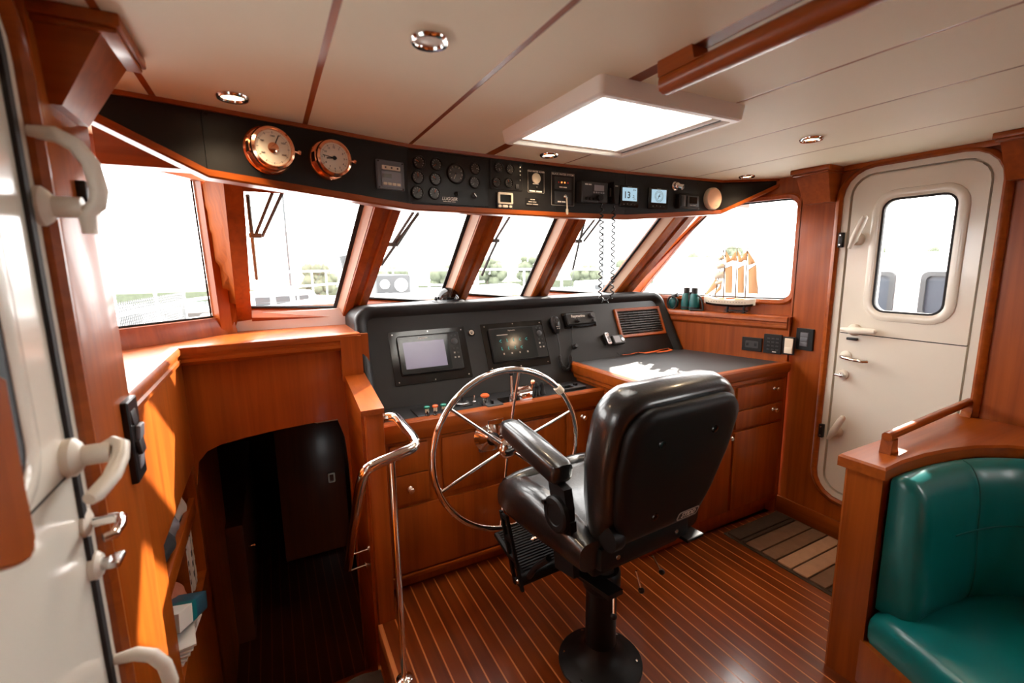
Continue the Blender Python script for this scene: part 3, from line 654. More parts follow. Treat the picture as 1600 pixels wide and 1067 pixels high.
nautical(513, 251, 0.068, 'brass ship clock on the black overhead panel, right of the barometer', 'clock', True)
# ---- helper: plate on the panel
def plate(name, label, cat, box, d, m, bev=0.003, r=0.004):
    x0, y0, x1, y1 = box; cx, cy = (x0+x1)/2, (y0+y1)/2
    M = onp(cx, cy); w_ = (onp(x0, cy).translation-onp(x1, cy).translation).length; h_ = (onp(cx, y0).translation-onp(cx, y1).translation).length
    t = thing(name, label, cat, M); g = MB(); g.prism(rrect(w_, h_, r, 3), 0, d, bev=bev if d > 2*bev else 0); g.out('body', m, t)
    return t, w_, h_
# grey generator controller
t, w_, h_ = plate('charger_controller', 'grey square controller with ivory switches, left of the engine gauges', 'controller', (588, 252, 630, 297), 0.010, 'grey_box')
g = MB(); g.cbox((0, h_*0.24, 0.012), (w_*0.66, h_*0.14, 0.008), 0.001); o = g.out('switch_bank', 'ivory', t)
g = MB()
for i in (-1, 0, 1): g.lathe([(0.0035, 0.0165), (0.0035, 0.018), (0, 0.018)], 8, T(i*w_*0.22, h_*0.24, 0))
g.out('switch_dot', 'black', o)
g = MB(); g.prism(rrect(w_*0.72, h_*0.52, 0.004, 3, 0, -h_*0.14), 0.010, 0.013); pa = g.out('keypad', 'grey_light', t)
g = MB(); g.cbox((-w_*0.16, -h_*0.04, 0.0135), (w_*0.32, h_*0.14, 0.002)); g.out('display', 'screen_grey', pa)
for i in range(4): g = MB(); g.cbox((w_*(-0.25+0.165*i), -h_*0.31, 0.0145), (w_*0.135, h_*0.09, 0.004), 0.001); g.out('button', 'ivory', pa)
g = MB()
for a in (-1, 1):
    for b in (-1, 1): g.lathe([(0.004, 0.009), (0.003, 0.012), (0, 0.012)], 8, T(a*w_*0.44, b*h_*0.44, 0))
g.out('screw', 'black', t)
# ---- gauges
def gauge(px, py, r, label, ang=30, orange=True, name='gauge', grp='round gauges of the overhead panel', kind=0):
    t = thing(name, label, 'gauge', onp(px, py), grp)
    g = MB(); g.lathe([(r, 0), (r, 0.007), (r*0.92, 0.011), (r*0.82, 0.011), (r*0.80, 0.006), (0, 0.006)], 24); g.out('bezel', 'black', t)
    g = MB(); g.lathe([(r*0.80, 0.006), (r*0.80, 0.0068), (0, 0.0068)], 24); dd = g.out('dial', 'dial', t)
    g = MB()
    for i in range(9):
        a = R(220-260*i/8); g.cbox((r*0.66, 0, 0.0072), (r*0.16, r*0.045, 0.0006), M=Matrix.Rotation(a, 4, 'Z'))
    g.out('dial_marks', 'lettering', dd, 0)
    g = MB(); g.box(-r*0.03, r*0.03, -r*0.1, r*0.6, 0.0078, 0.0085, M=Matrix.Rotation(R(ang), 4, 'Z')); g.out('needle', 'orange' if orange else 'lettering', t, 0)
    g = MB(); g.lathe([(r*0.12, 0.0068), (r*0.12, 0.0095), (0, 0.0095)], 12); g.out('hub', 'black', t)
EP, _, _ = plate('engine_gauge_panel', 'black engine panel with nine round gauges and white lettering', 'gauge panel', (640, 243, 764, 320), 0.003, 'black', 0.001)
ML = onp(702, 282).inverted() @ onp(702, 311.5)
text('LUGGER', 0.0185, ML @ T(0, 0, 0.004), 'lettering', EP, shear=0.25)
bars(EP, ML @ T(0, -0.011, 0.004), 0.06, 0.0022, 3)
rows = ['top', 'middle', 'bottom']
for i, (x, y) in enumerate(((654, 254), (652.5, 277), (651.5, 301))): gauge(x, y, 0.0265, rows[i]+' gauge in the left column of the engine panel', 60-50*i)
for i, (x, y) in enumerate(((681, 257), (680, 280), (678, 302))): gauge(x, y, 0.0255, rows[i]+' gauge in the second column of the engine panel', 120-70*i)
gauge(711.5, 271.5, 0.041, 'large tachometer in the middle of the engine panel', 155, False, 'tachometer')
gauge(741.5, 263.7, 0.025, 'upper small gauge right of the large tachometer', -90, False)
gauge(740.6, 285, 0.0255, 'lower small gauge right of the large tachometer', 140, False)
def keysw(px, py, label, big=False):
    t = thing('ignition_switch', label, 'switch', onp(px, py)); r = 0.013 if big else 0.009
    g = MB(); g.lathe([(r, 0.002), (r, 0.008), (r*0.7, 0.012), (0, 0.012)], 16); g.out('barrel', 'charcoal', t)
    g = MB(); g.cbox((0, 0, 0.014), (r*0.35, r*1.5, 0.012), 0.001, M=RZ(40 if big else 0)); g.out('key', 'steel' if big else 'black', t)
keysw(712, 303, 'small black push switch under the large tachometer'); keysw(740, 306, 'key switch at the lower right of the engine panel', True)
GP, _, _ = plate('generator_panel', 'small black panel with four gauges and a strip of switches', 'gauge panel', (766, 251, 816, 297), 0.004, 'black', 0.001)
for i, (x, y, n) in enumerate(((778, 262, 'upper left'), (796, 264.5, 'upper right'), (775, 285, 'lower left'), (794, 286, 'lower right'))): gauge(x, y, 0.0225, n+' gauge of the four on the generator panel', 200-60*i, i > 1)
Mi = onp(791, 274).inverted()
g = MB()
for y in (262, 268, 274, 282): g.lathe([(0.0035, 0.004), (0.0035, 0.010), (0, 0.010)], 8, Mi@onp(811, y))
g.out('toggle', 'steel', GP)
g = MB(); g.cbox((0, 0, 0.006), (0.018, 0.010, 0.004), 0.001, M=Mi@onp(811.5, 259)); g.cbox((0, 0, 0.006), (0.018, 0.020, 0.004), 0.001, M=Mi@onp(807, 292)); g.out('marker_plate', 'charcoal', GP)
t, w_, h_ = plate('wind_display', 'silver framed display with three keys, below the generator panel', 'display', (775, 301, 799, 327), 0.012, 'charcoal', 0.003)
g = MB(); g.rings([(rrect(w_*0.96, h_*0.68, 0.006, 4, 0, h_*0.14), 0.012), (rrect(w_*0.96, h_*0.68, 0.006, 4, 0, h_*0.14), 0.018), (rrect(w_*0.72, h_*0.46, 0.003, 4, 0, h_*0.12), 0.019), (rrect(w_*0.72, h_*0.46, 0.003, 4, 0, h_*0.12), 0.012)]); g.out('bezel', 'ivory', t)
g = MB(); g.cbox((0, h_*0.12, 0.013), (w_*0.74, h_*0.48, 0.002)); g.out('screen', 'screen_dark', t)
for i, q in ((-1, 0.2), (0, 0.36), (1, 0.2)): g = MB(); g.prism(rrect(w_*q, h_*0.16, h_*0.07, 4, i*w_*0.34, -h_*0.34), 0.011, 0.016, bev=0.002); g.out('key', 'ivory', t)
# alarm plates
t, w_, h_ = plate('alarm_plate', 'tall black alarm plate with white round sounder and white outline', 'alarm panel', (824, 266, 850, 302), 0.003, 'black', 0.001)
g = MB(); g.ring(rrect(w_*0.98, h_*0.98, 0.003, 3), rrect(w_*0.95, h_*0.96, 0.003, 3), 0.003, 0.0035); g.out('outline', 'lettering_dim', t, 0)
g = MB(); g.lathe([(w_*0.25, 0.003), (w_*0.25, 0.007), (w_*0.19, 0.010), (0, 0.010)], 20, T(0, h_*0.14, 0)); g.out('sounder', 'ivory', t)
text('HIGH WATER ALARM', w_*0.105, T(0, h_*0.43, 0.0035), 'lettering', t); bars(t, T(0, -h_*0.10, 0.0035), w_*0.4, h_*0.03, 1)
bars(t, T(0, -h_*0.42, 0.0035), w_*0.8, h_*0.06, 2)
g = MB(); g.lathe([(0.004, 0.003), (0.003, 0.01), (0, 0.01)], 10, T(0, -h_*0.24, 0)); g.out('toggle', 'steel', t)
t, w_, h_ = plate('notice_plate', 'tiny black notice plate below the high water alarm', 'sign', (821, 309, 843, 322), 0.002, 'black', 0.0005)
for i in range(3): bars(t, T(0, h_*(0.28-0.28*i), 0.0022), w_*(0.35+0.25*i), h_*0.09, 2, 'lettering_dim')
t, w_, h_ = plate('tank_monitor', 'black tank monitor with orange lights and a key', 'control panel', (861, 270, 897, 322), 0.003, 'black', 0.001)
g = MB(); g.ring(rrect(w_*0.98, h_*0.98, 0.003, 3), rrect(w_*0.96, h_*0.965, 0.003, 3), 0.003, 0.0035); g.out('outline', 'lettering_dim', t, 0)
text('BLACK WATER SYSTEM', w_*0.088, T(0, h_*0.44, 0.0035), 'lettering', t)
g = MB(); g.prism(rrect(w_*0.72, h_*0.36, 0.003, 3, 0.0, h_*0.18), 0.003, 0.006); o = g.out('module', 'charcoal', t)
for i in range(4): g = MB(); g.cbox((w_*(-0.2+0.13*i), h_*0.20, 0.007), (0.007, 0.007, 0.003), 0.001); g.out('indicator', 'screen_led' if i in (1, 2) else 'red', o)
bars(o, T(0, h_*0.06, 0.0062), w_*0.34, h_*0.035, 2)
g = MB(); g.prism(rrect(w_*0.72, h_*0.36, 0.003, 3, 0.0, -h_*0.26), 0.003, 0.006); o = g.out('module', 'charcoal', t)
bars(o, T(-w_*0.06, -h_*0.38, 0.0062), w_*0.36, h_*0.04, 2)
t = thing('hanging_key', 'key on a pale tag hanging from the tank monitor', 'key', onp(882, 308))
g = MB(); g.lathe([(0.011, 0), (0.011, 0.010), (0.006, 0.014), (0, 0.014)], 14); g.out('lock', 'steel', t)
g = MB(); g.cbox((0.004, -0.030, 0.012), (0.007, 0.055, 0.003), 0.001, M=RZ(4)); g.out('strap', 'ivory', t)
g = MB(); g.prism([(p[0]+0.008, p[1]-0.068) for p in rrect(0.012, 0.030, 0.006, 4)], 0.009, 0.013); g.out('tag', 'ivory', t)
# radio
t, w_, h_ = plate('overhead_radio', 'grey radio transceiver with small screen and round tuning knob', 'radio', (901, 286, 941, 318), 0.045, 'charcoal', 0.004)
g = MB(); g.cbox((w_*0.14, h_*0.20, 0.046), (w_*0.38, h_*0.28, 0.003)); g.out('screen', 'grey_light', t)
bars(t, T(-w_*0.26, h_*0.34, 0.0452), w_*0.26, h_*0.06, 2)
g = MB(); g.lathe([(h_*0.17, 0.045), (h_*0.16, 0.062), (0, 0.062)], 20, T(w_*0.14, -h_*0.27, 0)); g.out('knob', 'black', t)
for i in range(3): g = MB(); g.lathe([(0.008, 0.045), (0.007, 0.052), (0, 0.052)], 12, T(w_*(-0.33+0.14*i), -h_*0.33, 0)); g.out('button', 'black', t)
for i in range(5): g = MB(); g.cbox((w_*(-0.05+0.09*i), -h_*0.02, 0.0465), (0.010, 0.007, 0.004), 0.001); g.out('key', 'grey_light', t)
# fist microphone + coil
M = onp(956, 302)
t = thing('microphone', 'black fist microphone clipped to the overhead panel beside the radio', 'microphone', M)
g = MB(); g.loft([[(x*s, y_, z) for x, z in ((-0.028, 0.006), (0.028, 0.006), (0.030, 0.02), (0.02, 0.036), (-0.02, 0.036), (-0.030, 0.02))] for y_, s in ((-0.055, 0.45), (-0.04, 0.65), (0.0, 0.9), (0.035, 1.0), (0.05, 0.85))]); g.out('body', 'black', t)
g = MB(); g.box(-0.034, -0.026, -0.02, 0.02, 0.012, 0.026, 0.002); g.out('talk_key', 'charcoal', t)
bars(t, T(0, 0.030, 0.0362), 0.02, 0.004, 1, 'lettering_dim')
# coiled cord hanging in a U
def helix(path, r, turns, n=8):
    """points of a coil about a polyline path"""
    P = [Vector(p) for p in path]; L = [0]
    for a, b in zip(P, P[1:]): L.append(L[-1]+(b-a).length)
    out = []; N = int(turns*n)
    for i in range(N+1):
        s = L[-1]*i/N; k = max(j for j in range(len(L)) if L[j] <= s+1e-9); k = min(k, len(P)-2)
        f = (s-L[k])/(L[k+1]-L[k]); c = P[k].lerp(P[k+1], f); tg = (P[min(k+2, len(P)-1)]-P[max(k-1, 0)]).normalized()
        x = tg.cross(Vector((0, 1, 0))); x = x.normalized() if x.length > 1e-3 else Vector((1, 0, 0)); y = tg.cross(x)
        a = 2*PI*i/n; e = min(1, min(i, N-i)/n); out.append(c + (x*math.cos(a)+y*math.sin(a))*r*e)
    return out
p0 = onp(934, 318) @ Vector((0, 0, 0.03)); p1 = onp(953, 322) @ Vector((0, 0, 0.03)); q = aty(938, 474, p0.y)
pts = [p0]
zb = q.z
for i in range(1, 8): pts.append(Vector((p0.x-0.0, p0.y, p0.z+(zb+0.05-p0.z)*i/7)))
for i in range(1, 9):
    a = PI*i/9; pts.append(Vector(((p0.x+p1.x)/2-(p1.x-p0.x)/2*math.cos(a), (p0.y+p1.y)/2, zb+0.05-0.045*math.sin(a))))
for i in range(7): pts.append(Vector((p1.x, p1.y, zb+0.05+(p1.z-0.02-zb-0.05)*i/7)))
pts.append(p1)
BM, BI = base(p0.x, p0.y, p0.z)
t = thing('coiled_cord', 'black coiled microphone cord hanging in a loop before the windscreen', 'cord', BM)
g = MB(BI); g.tube(helix(pts, 0.0085, 34), 0.0038, 6); g.out('coil', 'black', t)
# instrument displays
def sail_display(px0, py0, px1, py1, label, compass):
    t, w_, h_ = plate('instrument_display', label, 'display', (px0, py0, px1, py1), 0.012, 'black_gloss', 0.003, 0.005)
    g = MB(); g.cbox((0, h_*0.10, 0.0125), (w_*0.76, h_*0.62, 0.0012)); sc = g.out('screen', 'screen_lcd', t)
    if not compass:
        text('13', h_*0.44, T(-w_*0.14, h_*0.05, 0.0132), 'lettering_dark', sc); text('.2', h_*0.18, T(w_*0.19, 0.0, 0.0132), 'lettering_dark', sc)
        text('STW', h_*0.09, T(w_*0.24, h_*0.30, 0.0132), 'lettering_dark', sc); text('KTS', h_*0.07, T(w_*0.26, -h_*0.12, 0.0132), 'lettering_dark', sc)
    else:
        g = MB()
        for rr in (0.27, 0.20): g.ring(circ(h_*rr, 28, 0, h_*0.10), circ(h_*(rr-0.012), 28, 0, h_*0.10), 0.0131, 0.0134)
        for i in range(24): g.cbox((0, h_*0.235, 0.0132), (h_*0.008, h_*0.05, 0.0004), M=T(0, h_*0.10, 0)@RZ(15*i))
        g.cbox((0, 0.0, 0.0132), (h_*0.03, h_*0.30, 0.0004), M=T(0, h_*0.10, 0)@RZ(-30)); g.out('compass_rose', 'lettering_dark', sc, 0)
        text('108', h_*0.10, T(0, h_*0.10, 0.0135), 'lettering_dark', sc)
    for i in range(4): text(('o', '^', 'v', '-')[i], h_*0.10, T(w_*(-0.29+0.19*i), -h_*0.37, 0.0125), 'lettering_dim', t, 'key_mark')
    text('Raymarine', h_*0.06, T(0, h_*0.455, 0.0125), 'lettering_dim', t)
sail_display(967, 291, 996, 324, 'black framed blue display reading thirteen knots', False)
sail_display(1012, 294, 1042, 327, 'black framed blue display showing a compass rose', True)
# eyeball lamp
t = thing('reading_lamp', 'small chrome eyeball lamp at the upper right of the overhead panel', 'lamp', onp(1054, 291))
g = MB(); g.lathe([(0.024, 0), (0.024, 0.006), (0.019, 0.010), (0, 0.010)], 22); g.out('base', 'chrome', t)
g = MB(); g.ball((0, 0, 0.018), 0.019, n=10); g.lathe([(0.013, 0.0), (0.015, 0.036), (0.012, 0.038), (0.010, 0.030), (0, 0.030)], 18, T(0, 0, 0.016)@RX(20)@RY(25)); g.out('eyeball', 'chrome', t)
g = MB(); g.lathe([(0.0115, 0.034), (0.0115, 0.0365), (0, 0.0365)], 16, T(0, 0, 0.016)@RX(20)@RY(25)); g.out('lens', 'black_gloss', t)
# autopilot control
t, w_, h_ = plate('autopilot_control', 'black control box with a square screen, left of the round speaker', 'control unit', (1056, 304, 1088, 327), 0.030, 'black', 0.006, 0.006)
g = MB(); g.cbox((w_*0.12, 0, 0.031), (w_*0.56, h_*0.72, 0.006), 0.002); o = g.out('bezel', 'charcoal', t)
g = MB(); g.cbox((w_*0.12, h_*0.06, 0.0345), (w_*0.36, h_*0.44, 0.002)); g.out('screen', 'screen_dark', o)
g = MB(); g.box(-w_*0.46, -w_*0.26, -h_*0.36, h_*0.36, 0.029, 0.036, 0.002); g.out('side_grip', 'charcoal', t)
bars(o, T(w_*0.12, -h_*0.27, 0.0343), w_*0.3, h_*0.04, 2, 'lettering_dim')
# round speaker
t = thing('round_speaker', 'round peach coloured speaker at the right end of the overhead panel', 'speaker', onp(1111, 311)); r = 0.062
g = MB(); g.lathe([(r, 0), (r, 0.018), (r*0.94, 0.024), (0, 0.024)], 36); g.out('rim', 'ivory', t)
g = MB(); g.lathe([(r*0.92, 0.0235), (r*0.90, 0.026), (r*0.5, 0.029), (0, 0.030)], 36); o = g.out('grille', 'speaker', t)
g = MB(); g.cbox((r*0.2, -r*0.62, 0.0285), (r*0.3, r*0.05, 0.001)); g.out('maker_mark', 'lettering_dim', t)

# ================================================================== HATCH, CEILING LIGHTS, GRAB RAIL, BRACKETS
hx, hy = (HX0+HX1)/2, (HY0+HY1)/2; hw, hh = HX1-HX0, HY1-HY0
BM, BI = base(hx, hy, ZC)
t = thing('roof_hatch', 'bright white skylight hatch in the ceiling with moulded frame', 'skylight', BM)
k = lambda q, r=0.006: rrect(hw+2*q, hh+2*q, max(0.004, r+q*0.3), 4)
g = MB(); g.rings([(k(0.034), 0.0), (k(0.034), -0.006), (k(0.030), -0.030), (k(0.028), -0.040), (k(0.022), -0.044), (k(0.004), -0.044), (k(0.0), -0.038), (k(-0.002), 0.05), (k(0.0), 0.05), (k(0.0), 0.02), (k(0.015), 0.0)]); g.out('frame', 'hatch_white', t, 30)
g = MB(); g.prism(k(-0.003, 0.02), 0.045, 0.049); g.out('pane', 'hatch_pane', t)
g = MB(); g.rings([(k(0.0), -0.030), (k(-0.016), -0.030), (k(-0.016), -0.024), (k(0.0), -0.024)]); g.out('blind_track', 'hatch_white', t)
g = MB(); g.box(hw/2-0.055, hw/2-0.020, -hh/2+0.02, hh/2-0.02, -0.036, -0.030, 0.002); g.out('blind_cassette', 'hatch_white', t)
g = MB(); g.box(hw/2-0.020, hw/2-0.012, -hh/2+0.02, hh/2-0.02, -0.0365, -0.029); g.out('slot', 'charcoal', t, 0)
for i in range(5): g = MB(); g.box(-hw/2+0.03+0.095*i*1.0, -hw/2+0.034+0.095*i*1.0, -hh/2+0.005, hh/2-0.005, 0.036, 0.044); g.out('pleat', 'plastic_white', t, 0)
lights = [(363, 150, 'lit recessed ceiling light above the brass barometer', True), (671, 61, 'unlit recessed ceiling light with a silver rim', False), (858, 241, 'lit recessed ceiling light just in front of the skylight', True),
          (1268, 216, 'lit recessed ceiling light near the starboard door', True), (1167, 275, 'lit recessed ceiling light above the round speaker', True)]
for px, py, lb, on in lights:
    P = atz(px, py, ZC); t = thing('ceiling_light', lb, 'ceiling light', T(*P), 'recessed ceiling lights'); r = 0.042
    g = MB(); g.lathe([(r*0.66, 0.004), (r*0.66, -0.004), (r*0.74, -0.009), (r*0.9, -0.010), (r, -0.004), (r, 0.0)], 28); g.out('rim', 'chrome', t)
    g = MB(); g.lathe([(0.0, -0.0042), (r*0.5, -0.004), (r*0.67, -0.001), (r*0.67, 0.001), (0, 0.001)], 24); g.out('lens', 'lens_on' if on else 'lens_off', t)
    if on:
        l = bpy.data.lights.new('lamp', 'SPOT'); l.energy = 5.0; l.color = (1, 0.72, 0.45); l.spot_size = R(130); l.spot_blend = 0.8; l.shadow_soft_size = 0.03
        lo = bpy.data.objects.new('lamp', l); COL.objects.link(lo); lo.parent = t; lo.location = (0, 0, -0.02)
# grab rail along the 0.89 batten
BM, BI = base(0.89, 0.8, ZC)
t = thing('ceiling_grab_rail', 'long wooden grab rail fixed under the ceiling beside the skylight', 'grab rail', BM)
xr = 0.886; zr = ZC-0.048
g = MB(BI); prof = [(-0.022, 0.014), (-0.012, 0.022), (0.012, 0.022), (0.022, 0.014), (0.024, 0), (0.020, -0.016), (0.008, -0.022), (-0.008, -0.022), (-0.020, -0.016), (-0.024, 0)]
g.sweep([(xr, -1.2, zr), (xr, 0.884, zr)], prof); g.out('rail', 'wood_y', t, 50)
for yy in (0.828, 0.05, -0.7):
    g = MB(BI); g.loft([[(xr-0.026+0.004*e, y, z) for y, z in ((yy+0.058, ZC), (yy+0.055, ZC-0.036), (yy-0.075, ZC-0.036), (yy-0.05, ZC-0.030), (yy-0.042, ZC))] for e in (0,)] + [[(xr+0.024, y, z) for y, z in ((yy+0.058, ZC), (yy+0.055, ZC-0.036), (yy-0.075, ZC-0.036), (yy-0.05, ZC-0.030), (yy-0.042, ZC))]]); g.out('stand_off', 'wood_y', t, 0)
# corbels
def corbel(M, w0, w1, d0, d1, h, label):
    """u across, v up (0 at ceiling), w out from wall"""
    t = thing('ceiling_bracket', label, 'bracket', M, 'wooden ceiling brackets')
    g = MB(); g.loft([[(-w0/2, 0, 0), (w0/2, 0, 0), (w0/2, 0, d0), (-w0/2, 0, d0)], [(-w1/2, -h, 0), (w1/2, -h, 0), (w1/2, -h, d1), (-w1/2, -h, d1)]]); g.out('body', 'wood_v', t, 0)
    g = MB(); g.box(-w0/2-0.014, w0/2+0.014, -0.024, 0, 0, d0+0.014, 0.004); g.box(-w0/2-0.007, w0/2+0.007, -0.034, -0.024, 0, d0+0.007, 0.003); g.out('cornice', 'wood_x', t)
corbel(MS@T(-1.475, ZC, 0), 0.165, 0.135, 0.14, 0.06, 0.17, 'wooden ceiling bracket left of the starboard door')
corbel(MS@T(-0.70, ZC, 0), 0.165, 0.135, 0.14, 0.06, 0.17, 'wooden ceiling bracket right of the starboard door')
corbel(MP@T(1.275, ZC, 0.0), 0.19, 0.15, 0.125, 0.03, 0.165, 'wooden ceiling bracket above the near port door post')

# ================================================================== HELM CONSOLE
YF = 1.957; XL, XR = 0.362, 1.555
BM, BI = base(0.96, YF, 0.0)
HC = thing('helm_console', 'wooden helm console with drawers below a black dashboard', 'console', BM)
g = MB(BI); g.box(XL, XR, YF, 2.2, 0.075, 0.80); g.box(XL, XR, YF+0.045, 2.2, 0.0, 0.08); g.out('carcass', 'wood_v', HC, 0)
g = MB(BI); g.sweep([(XR, YF, 0.836), (XL, YF, 0.836)], [(-0.04, 0.0), (-0.052, -0.006), (-0.054, -0.03), (-0.046, -0.042), (-0.040, -0.06), (-0.030, -0.085), (-0.012, -0.10), (0, -0.10), (0.02, -0.03), (0.02, 0.0)][::1]) if False else g.sweep([(XL, YF, 0.836), (XR, YF, 0.836)], [(0.0, -0.10), (0.012, -0.10), (0.028, -0.088), (0.036, -0.062), (0.044, -0.046), (0.046, -0.006), (0.040, 0.0), (0.0, 0.0)]); g.out('edge_moulding', 'wood_x', HC, 30)
g = MB(BI); g.box(XL, XR, YF-0.034, 2.21, 0.822, 0.829); SH = g.out('shelf', 'black_hood', HC, 0)
PY = lambda px, py: aty(px, py, YF)
def front(x0, y0, x1, y1, name, mt='wood_v', knob=None, parent=None, th=0.014):
    a, b = PY(x0, y0), PY(x1, y1); M = BI; g = MB(BI)
    g.box(a.x, b.x, YF-th, YF-0.001, b.z, a.z, 0.002); o = g.out(name, mt, HC)
    if knob:
        P = PY(*knob); g = MB(BI@frame((P.x, YF-th, P.z), (1, 0, 0), (0, 0, 1))); g.lathe([(0.014, 0), (0.012, 0.003), (0.006, 0.006), (0.006, 0.014), (0.012, 0.019), (0.014, 0.025), (0.010, 0.030), (0, 0.031)], 16); g.out('knob', 'chrome', o)
    return o
def panel(xa, xb, za, zb, name, mt='wood_v', knob=None, th=0.014):
    g = MB(BI); g.box(xa, xb, YF-th, YF-0.001, za, zb, 0.002); o = g.out(name, mt, HC)
    if knob:
        g = MB(BI@frame((knob[0], YF-th, knob[1]), (1, 0, 0), (0, 0, 1))); g.lathe([(0.014, 0), (0.012, 0.003), (0.006, 0.006), (0.006, 0.014), (0.012, 0.019), (0.014, 0.025), (0.010, 0.030), (0, 0.031)], 16); g.out('knob', 'chrome', o)
k1 = PY(640, 762)
panel(0.405, 0.575, 0.585, 0.722, 'drawer', knob=None); panel(0.405, 0.575, 0.445, 0.580, 'drawer', knob=(k1.x, k1.z))
k2 = PY(705, 798); panel(0.405, 1.03, 0.105, 0.425, 'access_panel', knob=(k2.x, k2.z))
panel(0.645, 1.30, 0.455, 0.722, 'wheel_panel', th=0.010)
k3 = PY(908, 650); panel(1.335, 1.52, 0.30, 0.722, 'cabinet_door', knob=(k3.x, k3.z))
panel(1.05, 1.52, 0.105, 0.285, 'kick_panel')
g = MB(BI); g.box(XL, XR, YF-0.018, YF, 0.075, 0.095, 0.003); g.out('base_rail', 'wood_x', HC)
# ---- black dashboard hood
A_ = math.atan(0.45); sA, cA = math.sin(A_), math.cos(A_)
MD = frame((0, 2.167, 0.829), (1, 0, 0), (0, sA, cA)); DN = Vector((0, -cA, sA))
def atd(px, py): return MD.inverted() @ hit(px, py, MD.translation, DN)      # local u, v on the dashboard face
VT = (1.303-0.829)/cA
BM2, BI2 = base(1.4, 2.17, 0.83)
DH = thing('dashboard', 'black moulded dashboard hood with rounded brow', 'dashboard', BM2)
def hood(q, n=8):   # outline inset by q
    out = []; xl, xr0, xr1, v0, v1 = 0.352+q, 2.455-q, 2.375-q, -0.01, VT-q; r = 0.085-q*0.7
    out += [(xr0, v0)]
    for i in range(n+1):
        a = PI/2*i/n; out.append((xr1-r+0.02+r*math.cos(a), v1-r+r*math.sin(a)))
    for i in range(n+1):
        a = PI/2+PI/2*i/n; out.append((xl+r+r*math.cos(a), v1-r+r*math.sin(a)))
    out += [(xl, v0)]
    return out
bk = MD.inverted().to_3x3() @ Vector((0, 1, 0))
g = MB(BI2@MD)
L0 = [(*p, 0) for p in hood(0)]
def sh(loop, d): return [(p[0]+bk.x*d, p[1]+bk.y*d, p[2]+bk.z*d) for p in loop]
prof = [(0.060, 0.0), (0.050, 0.014), (0.036, 0.026), (0.020, 0.033), (0.008, 0.030), (0.0, 0.016), (0.0, 0.0)]
loops = [[(*p, z) for p in hood(q)] for q, z in prof] + [sh(L0, 0.10), sh(L0, 0.40)]
g.loft(loops, closed=False, cap=False); g.out('hood', 'black_hood', DH, 50)
g = MB(BI2@MD); g.prism(hood(0.055), -0.012, 0.0015); g.out('face', 'black_hood', DH, 0)
TOPZ = 1.303
g = MB(BI2); g.box(0.44, 2.28, 2.40, 2.62, TOPZ-0.012, TOPZ-0.0015); g.out('top', 'black_hood', DH, 0)
def dthing(name, label, cat, px, py, grp=None):
    L = atd(px, py); return thing(name, label, cat, MD@T(L.x, L.y, 0.0015), grp)
